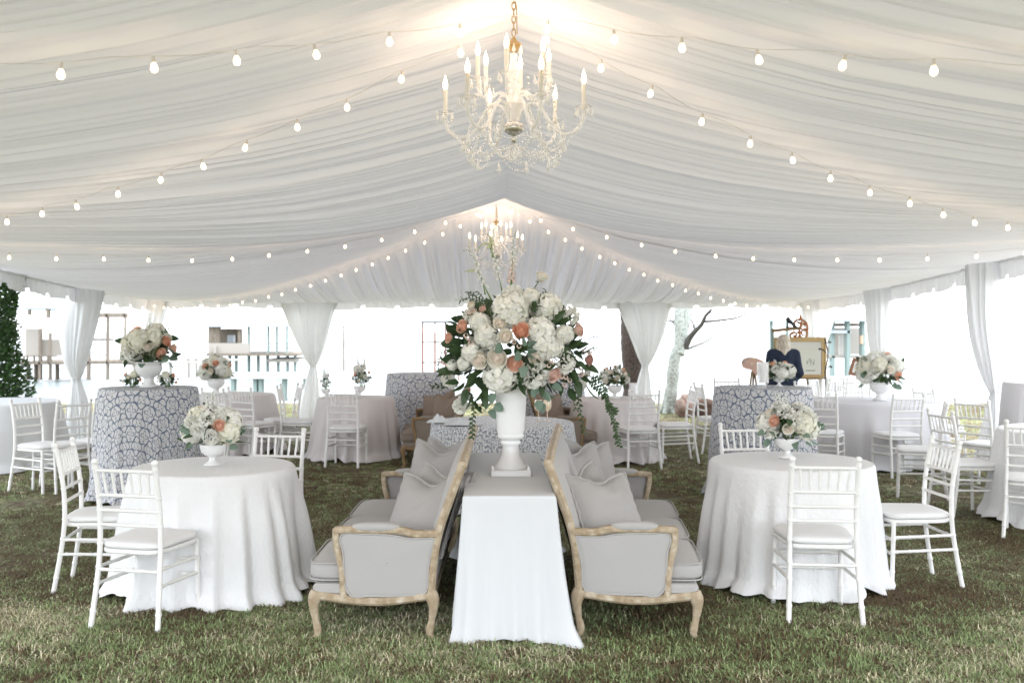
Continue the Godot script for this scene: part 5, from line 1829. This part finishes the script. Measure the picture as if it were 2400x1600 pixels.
func make_chairs() -> void:
	var near := "white banquet chairs round the two front tables"
	var mid := "white banquet chairs in the middle distance"
	var c := make_chair()
	var list := [
		["white chair front left, back to camera, beside the round white table", -1.90, 5.57, 168, near],
		["white chair at the far left side of the front left table, facing right", -2.44, 6.32, 97, near],
		["white chair tucked behind the front left table, only its back showing", -1.53, 6.85, -10, near],
		["white chair front right, back to camera, before the round white table", 1.87, 5.70, 175, near],
		["white chair right of the front right table, seen from the side", 2.71, 6.42, -88, near],
		["white chair tucked behind the front right table under the small bouquet", 1.95, 7.25, 8, near],
		["white chair seen edge-on right of the far left table", -4.52, 10.1, 68, mid],
		["white chair between the far left table and the lattice table, nearer one", -4.36, 10.15, -127, mid],
		["white chair partly hidden by the left edge of the left lattice table", -4.12, 10.5, -127, mid],
		["white chair just right of the left lattice table, under the small vase of flowers", -3.22, 12.25, 150, mid],
		["white chair right of the small vase, second in the row at left", -2.95, 12.45, 152, mid],
		["white chair facing left in the row before the tied left drape", -2.70, 12.95, -70, mid],
		["white chair facing right towards the left mauve table", -2.44, 12.75, 95, mid],
		["white chair in front of the left mauve table, back to camera", -1.70, 11.95, 173, mid],
		["white chair in front of the right mauve table, back to camera", 1.78, 11.8, 188, mid],
		["white chair seen from the side right of the right mauve table", 2.30, 12.3, -88, mid],
		["white chair turned right beside the right lattice table", 3.84, 11.4, 152, mid],
		["white chair, back to camera, before the urn bouquet table at right", 4.58, 11.15, 187, mid],
		["white chair seen edge-on just above the right front chair", 4.22, 9.75, -112, mid],
		["upper white chair in the right cluster, facing right", 5.10, 10.2, 122, mid],
		["rearmost white chair in the right cluster, pale against the sky", 5.45, 12.0, 105, mid],
		["white chair with broad seat left of the cropped right-edge chair", 4.20, 8.75, 98, mid],
		["white chair cropped by the right edge of the picture", 4.30, 7.85, 150, mid],
		["distant white chair showing only its top rail left of the hurricane glass", 3.48, 14.3, 0, mid],
		["distant white chair below the gold frame, right of the seated bouquet", 4.42, 13.4, 15, mid],
		["distant white chair below the tan dock shed, left one", 4.96, 14.6, 200, mid],
		["distant white chair below the tan dock shed, right one", 5.35, 14.5, 165, mid],
		["white chair behind the urn bouquet table, facing the camera", 4.85, 13.15, 0, mid],
		["sliver of a white chair behind the right lattice table's left edge", 3.02, 13.2, 95, mid],
	]
	for i in list.size():
		var q: Array = list[i]
		var at := Vector3(q[1], 0, -q[2])
		if i == 0:
			c.position = at
			c.rotation.y = face(q[3])
			tag(c, q[0], "", q[4])
		else:
			copy(c, "chiavari_chair", q[0], at, face(q[3]), q[4])

func make_lounge() -> void:
	var big := make_sofa(2.08, M.linen, M.oak, "grey linen settee with limewashed oak frame on the left, facing left")
	tag(big, "", "", "settees in limewashed oak frames")
	var small := make_sofa(1.35, M.tan_linen, M.dark_oak, "tan settee with oak frame behind the left side of the sequin table")
	big.position = Vector3(-0.285, 0, -6.19)
	big.rotation.y = face(-91.0)
	copy(big, "settee", "grey linen settee with limewashed oak frame on the right, facing right", Vector3(0.578, 0, -6.24), face(84.5))
	small.position = Vector3(-0.42, 0, -12.35)
	small.rotation.y = face(-88.0)
	tag(small, "", "", "tan settees behind the sequin table")
	copy(small, "settee", "tan settee mostly hidden behind the urn, right of the sequin table", Vector3(0.66, 0, -12.35), face(88.0))
	# pillows: mesh, position (base middle), turn, lean back, roll
	var ms := [pillow_mesh(0.46, 0.17, 1.0, 0.055), pillow_mesh(0.46, 0.16, 6.0, 0.045)]
	var list := [
		["front grey pillow leaning on the left settee's near end", -0.43, 0.40, 5.45, -40, -30, 3, 0, M.pillow],
		["grey pillow just behind the front one on the left settee", -0.40, 0.41, 5.66, -48, -26, -3, 1, M.pillow],
		["upright grey pillow at the far end of the left settee", -0.42, 0.41, 6.62, -40, -16, -4, 0, M.pillow],
		["farthest grey pillow on the left settee, tucked behind another", -0.38, 0.42, 6.86, -52, -18, 3, 1, M.pillow],
		["front grey pillow leaning on the right settee's near end", 0.73, 0.40, 5.48, 40, -30, -4, 1, M.pillow],
		["grey pillow just behind the front one on the right settee", 0.67, 0.41, 5.72, 50, -28, 4, 0, M.pillow],
		["wide grey pillow at the far end of the right settee", 0.68, 0.41, 6.55, 44, -20, 3, 1, M.pillow],
		["farthest grey pillow on the right settee, tilted to the right", 0.76, 0.415, 6.80, 46, -20, -7, 0, M.pillow],
		["brown pillow leaning on the tan settee beside the lattice cloth", -0.55, 0.41, 12.15, -40, -22, 6, 0, M.brown_linen],
		["darker brown pillow lying against the other on the tan settee", -0.66, 0.41, 12.55, -35, -26, 14, 1, M.brown_linen],
		["brown pillow on the hidden tan settee right of the urn", 0.80, 0.41, 12.2, 42, -22, -5, 0, M.brown_linen],
	]
	for q in list:
		var o := put(ms[q[7]], "pillow", q[8])
		o.position = Vector3(q[1], q[2], -q[3])
		o.rotation = Vector3(deg_to_rad(q[5]), deg_to_rad(q[4]), deg_to_rad(q[6]))
		tag(o, q[0], "pillow", "loose pillows on the settees")

func make_art_corner() -> void:
	# framed picture on an easel, with a carved piece and a dark bird figure above it
	var D := 15.3
	var o := thing("framed_picture", "large gold-framed pale picture on an easel before the woman", "picture", pt(1873, 839, D), deg_to_rad(-10))
	var hw := 0.37
	var hh := 0.285
	var b := B.new()
	b.box(Vector3(0, 0, -0.012), Vector3(hw * 1.9, hh * 1.9, 0.012), 0.002)
	part(b, "backing", M.old_wood, o)
	b = B.new()
	b.box(Vector3(0, 0, -0.002), Vector3(hw * 1.86, hh * 1.86, 0.006), 0.001)
	part(b, "mat_board", mat(lin(0.72, 0.71, 0.66), 0.9), o)
	b = B.new()
	b.box(Vector3(0.01, -0.015, 0.003), Vector3(hw * 1.5, hh * 1.35, 0.004), 0.001)
	var art := part(b, "drawing", mat(lin(0.70, 0.70, 0.62), 0.9), o)
	var ink := mat(lin(0.17, 0.19, 0.14), 0.9)
	for k in 9:
		b = B.new()
		var x0 := 0.12 + 0.014 * k
		b.box(Vector3(x0 + 0.02 * sin(k * 2.3), -0.06 + 0.03 * sin(k * 1.7), 0.0065), Vector3(0.006, 0.05 + 0.03 * sin(k * 3.1), 0.003), 0.001)
		part(b, "pencil_stroke", ink, art)
	b = B.new()
	b.box(Vector3(0.17, -0.19, 0.0065), Vector3(0.14, 0.012, 0.003), 0.001)
	part(b, "pencil_stroke", ink, art)
	for q in [[Vector3(0, hh, 0), hw * 2 + 0.07, true], [Vector3(0, -hh, 0), hw * 2 + 0.07, true], [Vector3(-hw, 0, 0), hh * 2 - 0.07, false], [Vector3(hw, 0, 0), hh * 2 - 0.07, false]]:
		b = B.new()
		var L: float = q[1] / 2
		var pr := [Vector2(-0.035, -0.02), Vector2(0.035, -0.02), Vector2(0.035, 0.018), Vector2(0.018, 0.03), Vector2(-0.01, 0.014), Vector2(-0.028, 0.02), Vector2(-0.035, 0.008)]
		if q[2]: b.bar([q[0] + Vector3(-L, 0, 0), q[0] + Vector3(L, 0, 0)], pr, Vector3(0, 1, 0))
		else: b.bar([q[0] + Vector3(0, -L, 0), q[0] + Vector3(0, L, 0)], pr, Vector3(1, 0, 0))
		part(b, "frame_rail", M.gold, o)
	var e := thing("easel", "dark wooden easel holding the gold-framed picture", "easel", Vector3(o.position.x, 0, o.position.z - 0.05), deg_to_rad(-10))
	for q in [[Vector3(-0.26, 0, 0.08), Vector3(-0.04, 1.55, -0.06)], [Vector3(0.26, 0, 0.08), Vector3(0.04, 1.55, -0.06)], [Vector3(0, 0, -0.45), Vector3(0, 1.5, -0.08)]]:
		b = B.new()
		b.bar([q[0], q[1]], oct(0.03, 0.025), Vector3(1, 0, 0.01).normalized())
		part(b, "leg", M.dark_oak, e)
	b = B.new()
	b.box(Vector3(0, 0.885, 0.06), Vector3(0.62, 0.025, 0.06), 0.004)
	part(b, "tray", M.dark_oak, e)
	# carved openwork crest: scrolling tubes and leaf knobs
	var base := pt(1872, 794, D)
	var cr := thing("carved_crest", "orange-brown openwork carved crest standing above the gold frame", "carving", base, deg_to_rad(-10))
	var wood := mat(lin(0.42, 0.15, 0.035), 0.5)
	var scr := [
		[[-0.10, 0.0], [-0.06, 0.02], [0.0, 0.015], [0.06, 0.02], [0.11, 0.0]], [[-0.10, 0.0], [-0.12, 0.06], [-0.08, 0.10], [-0.03, 0.08], [-0.04, 0.04], [-0.08, 0.05]],
		[[0.10, 0.0], [0.125, 0.07], [0.11, 0.14], [0.06, 0.13], [0.05, 0.08], [0.08, 0.05]], [[0.0, 0.02], [0.02, 0.09], [0.0, 0.15], [-0.05, 0.16], [-0.07, 0.12]],
		[[0.12, 0.10], [0.13, 0.18], [0.10, 0.26], [0.05, 0.30], [0.02, 0.37]], [[-0.03, 0.15], [-0.06, 0.22], [-0.03, 0.29], [0.02, 0.31], [0.02, 0.37]], [[0.05, 0.14], [0.03, 0.20], [0.06, 0.24], [0.10, 0.20]], [[-0.02, 0.26], [0.03, 0.24], [0.05, 0.28]],
	]
	for q in scr:
		var path := []
		for w in q: path.append(Vector3(w[0], w[1], 0.01 * sin(w[0] * 60)))
		b = B.new()
		b.tube(smooth(path, 0.015), [0.014, 0.018, 0.016, 0.010], 7)
		part(b, "scroll", wood, cr)
	for w in [[-0.09, 0.09], [0.11, 0.14], [0.02, 0.30], [0.0, 0.1], [-0.06, 0.2], [0.11, 0.24], [0.04, 0.2]]:
		b = B.new()
		b.ball(Vector3(w[0], w[1], 0), 0.024, 8, 6)
		part(b, "carved_leaf", wood, cr)
	# iron shelf beam with a dark figure on it
	var sb := thing("shelf_beam", "dark brown timber beam reaching right from the mint post", "beam")
	b = B.new()
	b.bar([pt(1811, 775, D - 0.05), pt(1878, 768, D - 0.05)], oct(0.028, 0.05), Vector3(0, 0.1, 1).normalized())
	part(b, "beam_timber", M.dark_oak, sb)
	b = B.new()
	b.tube([Vector3(pt(1811, 775, D).x, 0, -D), pt(1811, 770, D)], [0.025], 8)
	part(b, "post", M.mint_wood, sb)
	var fig := thing("bird_figure", "small black crouching figure on the dark timber beam", "figurine", pt(1856, 769.5, D - 0.05))
	var k := 0.0066
	b = B.new()
	nets(b, [[Vector3(-8, 22, 0) * k, Vector3(-2, 14, 0) * k, 4.5 * k, 4.0 * k], [Vector3(-2, 14, 0) * k, Vector3(9, 4, 0) * k, 3.6 * k, 3.2 * k], [Vector3(-10, 18, 0) * k, Vector3(-10, 3, 0) * k, 1.8 * k, 1.6 * k], [Vector3(-11, 1.5, 0) * k, Vector3(11, 2.5, 0) * k, 1.6 * k, 1.6 * k], [Vector3(-7, 24, 0) * k, Vector3(-12, 22, 0) * k, 2.4 * k, 1.5 * k]], Vector3(-0.12, -0.02, -0.05), Vector3(0.12, 0.2, 0.05), 0.007, 0.006)
	part(b, "figure_body", M.black, fig)
	# painter's palette on a small stand
	var pd := 13.6
	var pal := thing("palette_board", "large pink painter's palette with paint blobs on dark legs", "palette")
	var pts := []
	for w in [[1738, 850], [1742, 841], [1755, 836.5], [1772, 838], [1787, 844], [1797, 853], [1797, 864], [1788, 876], [1774, 880], [1766, 873], [1760, 866], [1750, 865], [1741, 860]]: pts.append(pt(w[0], w[1], pd))
	b = B.new()
	var cc := Vector3.ZERO
	for q in pts: cc += q / pts.size()
	var np := pts.size()
	b.grid(np, 4, func(a, ee):
		var r: int = int(round(ee * 4))
		var q: Vector3 = pts[int(round(a * np)) % np]
		return cc + (q - cc) * [0.02, 0.98, 1.0, 0.98, 0.02][r] + Vector3(0, 0, [0.0, 0.0, -0.008, -0.016, -0.016][r]), true)
	part(b, "palette_plate", mat(lin(0.55, 0.36, 0.28), 0.7), pal)
	for q in [[1762, 853, 0.016, Color(0.9, 0.9, 0.85)], [1744, 848, 0.02, Color(0.55, 0.6, 0.63)], [1752, 841, 0.016, Color(0.6, 0.62, 0.6)], [1766, 842, 0.014, Color(0.85, 0.8, 0.6)], [1780, 850, 0.014, Color(0.85, 0.4, 0.35)]]:
		b = B.new()
		b.ball(pt(q[0], q[1], pd - 0.002), q[2], 8, 6, 0.6)
		part(b, "paint_blob", mat(q[3], 0.5), pal)
	for q in [[1763, 870, -0.14, 0.05], [1770, 874, 0.10, 0.05], [1767, 872, 0.0, -0.2]]:
		b = B.new()
		var top := pt(q[0], q[1], pd + 0.03)
		b.tube([top, Vector3(top.x + q[2], 0, top.z + q[3])], [0.014], 7)
		part(b, "leg", M.dark_oak, pal)
	# small brown frame tilted on a stand, and a wrought-iron stand
	var fr := thing("brown_frame", "small dark wooden frame tilted on the display table at right", "picture", pt(2011, 862, 15.2), deg_to_rad(-12))
	fr.rotation = Vector3(deg_to_rad(-18), deg_to_rad(-14), deg_to_rad(-16))
	for q in [[Vector3(0, 0.115, 0), Vector3(0.21, 0.045, 0.025)], [Vector3(0, -0.115, 0), Vector3(0.21, 0.045, 0.025)], [Vector3(-0.085, 0, 0), Vector3(0.045, 0.184, 0.025)], [Vector3(0.085, 0, 0), Vector3(0.045, 0.184, 0.025)]]:
		b = B.new()
		b.box(q[0], q[1], 0.005)
		part(b, "frame_rail", mat(lin(0.24, 0.11, 0.055), 0.6), fr)
	b = B.new()
	b.box(Vector3(0, 0, -0.004), Vector3(0.14, 0.2, 0.008), 0.001)
	part(b, "card", mat(lin(0.75, 0.75, 0.75), 0.8), fr)
	var dt := thing("display_table", "white painted display table under the small brown frame", "table", Vector3(pt(2000, 890, 15.2).x, 0, -15.3))
	b = B.new()
	b.box(Vector3(0, 0.89, 0), Vector3(0.9, 0.035, 0.5), 0.006)
	part(b, "table_top", M.paint, dt)
	for sx in [-0.4, 0.4]:
		for sz in [-0.2, 0.2]:
			b = B.new()
			b.box(Vector3(sx, 0.436, sz), Vector3(0.045, 0.872, 0.045), 0.005)
			part(b, "leg", M.paint, dt)
	var st := thing("iron_stand", "thin black curling iron stand right of the gold frame", "stand", Vector3(pt(1938, 860, 15.0).x, 0, -15.0))
	b = B.new()
	b.tube(smooth([Vector3(0, 0, 0), Vector3(0, 0.5, 0), Vector3(-0.02, 0.95, 0), Vector3(0.02, 1.25, 0), Vector3(-0.03, 1.5, 0)]), [0.009], 6)
	part(b, "stem", M.black, st)
	for q in [[[0.0, 1.28], [-0.06, 1.33], [-0.12, 1.34]], [[0.0, 1.05], [0.05, 1.08], [0.08, 1.06]], [[-0.01, 0.86], [0.03, 0.83], [0.08, 0.84]], [[0.0, 1.42], [0.04, 1.45], [0.06, 1.43]]]:
		var path := []
		for w in q: path.append(Vector3(w[0], w[1], 0))
		b = B.new()
		b.tube(smooth(path, 0.02), [0.006, 0.008, 0.012, 0.016], 6)
		part(b, "curled_arm", M.black, st)
	for kk in 3:
		b = B.new()
		b.tube([Vector3(0, 0.08, 0), Vector3(cos(kk * 2.1) * 0.16, 0, sin(kk * 2.1) * 0.16)], [0.008], 6)
		part(b, "leg", M.black, st)

func make_arrangements() -> void:
	# the tall white urn in the middle and the big arrangement
	var u := thing("white_urn", "tall glossy white pedestal urn on the console table", "urn", pt(1197, 1113, 5.92))
	u.position.y = 0.7655
	var b := B.new()
	b.box(Vector3(0, 0.0175, 0), Vector3(0.236, 0.035, 0.236), 0.006)
	part(b, "plinth", M.ceramic, u)
	b = B.new()
	var prof := []
	var c := Curve2D.new()
	c.bake_interval = 0.008
	for q in [[0.098, 0.0355], [0.104, 0.046], [0.092, 0.058], [0.073, 0.085], [0.058, 0.115], [0.050, 0.150], [0.048, 0.172], [0.056, 0.180], [0.060, 0.188], [0.056, 0.197], [0.050, 0.203], [0.066, 0.211], [0.077, 0.222], [0.078, 0.234], [0.074, 0.243], [0.081, 0.252], [0.086, 0.33], [0.092, 0.44], [0.098, 0.52], [0.108, 0.536], [0.108, 0.545], [0.098, 0.545], [0.09, 0.5], [0.07, 0.3], [0.001, 0.26]]:
		prof.append(Vector2(q[0], q[1]))
	b.lathe(prof, 36)
	part(b, "urn_body", M.ceramic, u)
	main_bouquet()
	# compotes for the front tables
	var foot := [Vector2(0.001, 0.0), Vector2(0.052, 0.0), Vector2(0.054, 0.006), Vector2(0.044, 0.014), Vector2(0.022, 0.028), Vector2(0.017, 0.045), Vector2(0.021, 0.055), Vector2(0.045, 0.066), Vector2(0.068, 0.085), Vector2(0.076, 0.115), Vector2(0.079, 0.135), Vector2(0.074, 0.135), Vector2(0.066, 0.10), Vector2(0.001, 0.075)]
	var fl := "small bouquets in white footed bowls"
	var vs := "white footed flower bowls"
	var front := {"hydrangea": 5, "bloom": 7, "peach": 3, "coral": 0, "cream": 4, "leaf": 10, "eucalyptus": 12, "spike": 2, "spray": 3}
	vase("footed_bowl", "white footed bowl on the front left white table", Vector3(-1.75, 0.766, -6.3), foot, M.stone_white, vs)
	bouquet("bouquet", "low white and peach bouquet on the front left white table", Vector3(-1.75, 0.885, -6.3), 0.36, 0.30, 21, front, fl)
	vase("footed_bowl", "white footed bowl on the front right white table", Vector3(2.0, 0.766, -6.66), foot, M.stone_white, vs)
	bouquet("bouquet", "low bouquet with one large peach rose on the front right table", Vector3(2.01, 0.885, -6.66), 0.38, 0.28, 35, {"hydrangea": 3, "bloom": 9, "peach": 2, "coral": 0, "cream": 5, "leaf": 6, "eucalyptus": 16, "spike": 3, "spray": 2}, fl)
	# urns with fuller bouquets
	var urn := [Vector2(0.001, 0.0), Vector2(0.085, 0.0), Vector2(0.088, 0.012), Vector2(0.070, 0.02), Vector2(0.048, 0.05), Vector2(0.045, 0.085), Vector2(0.06, 0.10), Vector2(0.10, 0.125), Vector2(0.125, 0.17), Vector2(0.128, 0.20), Vector2(0.118, 0.225), Vector2(0.145, 0.245), Vector2(0.13, 0.245), Vector2(0.11, 0.2), Vector2(0.001, 0.15)]
	var full := {"hydrangea": 8, "bloom": 4, "peach": 2, "coral": 2, "cream": 2, "leaf": 14, "eucalyptus": 6, "spike": 1, "spray": 2}
	vase("flower_urn", "white urn on the left lattice cocktail table", Vector3(-3.28, 1.071, -9.6), urn, M.stone_white, "white urns of flowers on tall tables")
	bouquet("bouquet", "domed bouquet of white hydrangeas in the urn on the left lattice table", Vector3(-3.28, 1.29, -9.6), 0.50, 0.42, 44, full, "domed bouquets in white urns")
	for q in [["small wreath of cream flowers left of the urn foot on the lattice table", -3.45, 51], ["small wreath of cream flowers right of the urn foot on the lattice table", -3.11, 52]]:
		bouquet("bouquet", q[0], Vector3(q[1], 1.075, -9.62), 0.19, 0.17, q[2], {"hydrangea": 1, "bloom": 3, "coral": 2, "cream": 2, "leaf": 6, "eucalyptus": 3}, "small flower clusters at the urn's foot")
	vase("flower_urn", "white urn on the wide pale table at right", Vector3(4.78, 0.766, -12.15), scaled(urn, 0.9), M.stone_white, "white urns of flowers on tall tables")
	bouquet("bouquet", "domed bouquet of white hydrangeas in the urn on the right pale table", Vector3(4.78, 0.96, -12.15), 0.54, 0.44, 63, full, "domed bouquets in white urns")
	vase("flower_urn", "white urn on the mauve table behind the row of chairs", Vector3(-3.62, 0.766, -13.2), scaled(urn, 0.9), M.stone_white, "white urns of flowers on tall tables")
	bouquet("bouquet", "round white and peach bouquet above the row of chairs at left", Vector3(-3.62, 0.955, -13.2), 0.42, 0.36, 71, full, "domed bouquets in white urns")
	vase("footed_bowl", "white footed bowl on the right lattice table", Vector3(2.84, 1.071, -9.72), scaled(foot, 0.75), M.stone_white, vs)
	bouquet("bouquet", "peach and white bouquet on the right lattice table before the woman", Vector3(2.84, 1.145, -9.72), 0.30, 0.19, 82, {"hydrangea": 3, "bloom": 5, "peach": 1, "coral": 2, "cream": 3, "leaf": 12, "eucalyptus": 3, "spike": 1}, fl)
	vase("footed_bowl", "white footed bowl on the right mauve table", Vector3(1.58, 0.766, -12.45), scaled(foot, 1.2), M.stone_white, vs)
	bouquet("bouquet", "small peach and cream bouquet on the right mauve table", Vector3(1.58, 0.90, -12.45), 0.36, 0.32, 93, {"hydrangea": 2, "bloom": 3, "peach": 2, "coral": 2, "cream": 5, "leaf": 12, "eucalyptus": 2, "spray": 2}, fl)
	vase("footed_bowl", "white footed bowl on the left mauve table", Vector3(-1.66, 0.766, -12.8), foot, M.stone_white, vs)
	bouquet("bouquet", "tall pale bouquet with peach rose on the left mauve table", Vector3(-1.64, 0.885, -12.8), 0.24, 0.36, 101, {"hydrangea": 2, "bloom": 5, "peach": 1, "coral": 1, "cream": 3, "leaf": 6, "eucalyptus": 2, "spike": 4}, fl)
	vase("footed_bowl", "white footed bowl at the left edge of the left mauve table", Vector3(-2.08, 0.766, -12.7), scaled(foot, 0.8), M.stone_white, vs)
	bouquet("bouquet", "small white stock posy at the left edge of the left mauve table", Vector3(-2.08, 0.86, -12.7), 0.15, 0.24, 113, {"bloom": 6, "cream": 2, "leaf": 3, "spike": 3}, fl)
	# glass hurricane on the right lattice table
	var h := thing("hurricane_glass", "clear footed glass hurricane with a white candle on the right lattice table", "candle holder", Vector3(2.62, 1.071, -9.5))
	b = B.new()
	b.lathe([Vector2(0.001, 0.0), Vector2(0.05, 0.0), Vector2(0.05, 0.006), Vector2(0.018, 0.018), Vector2(0.016, 0.03), Vector2(0.05, 0.042), Vector2(0.054, 0.05), Vector2(0.054, 0.245), Vector2(0.051, 0.245), Vector2(0.050, 0.055), Vector2(0.001, 0.05)], 24)
	part(b, "glass_cylinder", M.glass, h)
	b = B.new()
	b.lathe([Vector2(0.001, 0.056), Vector2(0.030, 0.056), Vector2(0.030, 0.215), Vector2(0.026, 0.22), Vector2(0.001, 0.217)], 18)
	part(b, "pillar_candle", M.candle, h)
	# the sequin table: napkins and glasses
	var napkin: Material = M.plain_cloth
	for q in [["folded white napkin standing on the sequin table's left side", pt(1028, 985, 9.2), 0.11, 3.0, 0.06], ["flat cream napkin lying on the sequin table left of the urn", pt(1085, 993, 9.0), 0.17, 7.0, 0.035]]:
		b = B.new()
		b.grid(18, 12, func(a, e):
			var X: float = (a - 0.5) * 2.0 * q[2]
			var z: float = (e - 0.5) * 1.6 * q[2]
			var edge: float = sin(PI * a) * sin(PI * e)
			return Vector3(X, 0.006 + q[4] * edge * (0.6 + 2.0 * noise2.get_noise_2d(X * 400.0 + q[3], z * 400.0)), -z))
		var o := part(b, "napkin", napkin)
		o.position = Vector3(q[1].x, 0.768, q[1].z)
		tag(o, q[0], "napkin")
	var wine := [Vector2(0.001, 0.0), Vector2(0.034, 0.0), Vector2(0.034, 0.003), Vector2(0.006, 0.008), Vector2(0.004, 0.02), Vector2(0.004, 0.085), Vector2(0.012, 0.094), Vector2(0.032, 0.115), Vector2(0.039, 0.145), Vector2(0.036, 0.18), Vector2(0.032, 0.20), Vector2(0.0305, 0.20), Vector2(0.037, 0.146), Vector2(0.03, 0.118), Vector2(0.001, 0.098)]
	for q in [["left wine glass on the sequin table right of the urn", 1262, 983], ["right wine glass on the sequin table right of the urn", 1283, 980]]:
		var p := pt(q[1], q[2], 9.35)
		vase("wine_glass", q[0], Vector3(p.x, 0.767, p.z), wine, M.gold_glass, "wine glasses on the sequin table", "glass")
	for q in [["glass water pitcher on the right mauve table beside the bouquet", 1484, 12.4]]:
		var p := pt(q[1], 900, q[2])
		vase("water_pitcher", q[0], Vector3(p.x, 0.767, p.z), [Vector2(0.001, 0.0), Vector2(0.05, 0.0), Vector2(0.06, 0.03), Vector2(0.062, 0.09), Vector2(0.045, 0.15), Vector2(0.05, 0.2), Vector2(0.047, 0.2), Vector2(0.04, 0.15), Vector2(0.057, 0.09), Vector2(0.001, 0.01)], M.glass, "", "pitcher")
	# floodlight hanging under the right eave
	var f := thing("floodlight", "small black floodlight under the right eave", "floodlight", pt(2344, 590, 11.2), 0.4)
	b = B.new()
	b.lathe([Vector2(0.001, 0.03), Vector2(0.035, 0.03), Vector2(0.05, 0.01), Vector2(0.055, -0.015), Vector2(0.05, -0.022), Vector2(0.001, -0.018)], 16)
	part(b, "lamp_housing", M.black, f)
	b = B.new()
	b.tube([Vector3(0, 0.02, 0), Vector3(0, 0.12, -0.01)], [0.012], 8)
	part(b, "bracket", M.black, f)
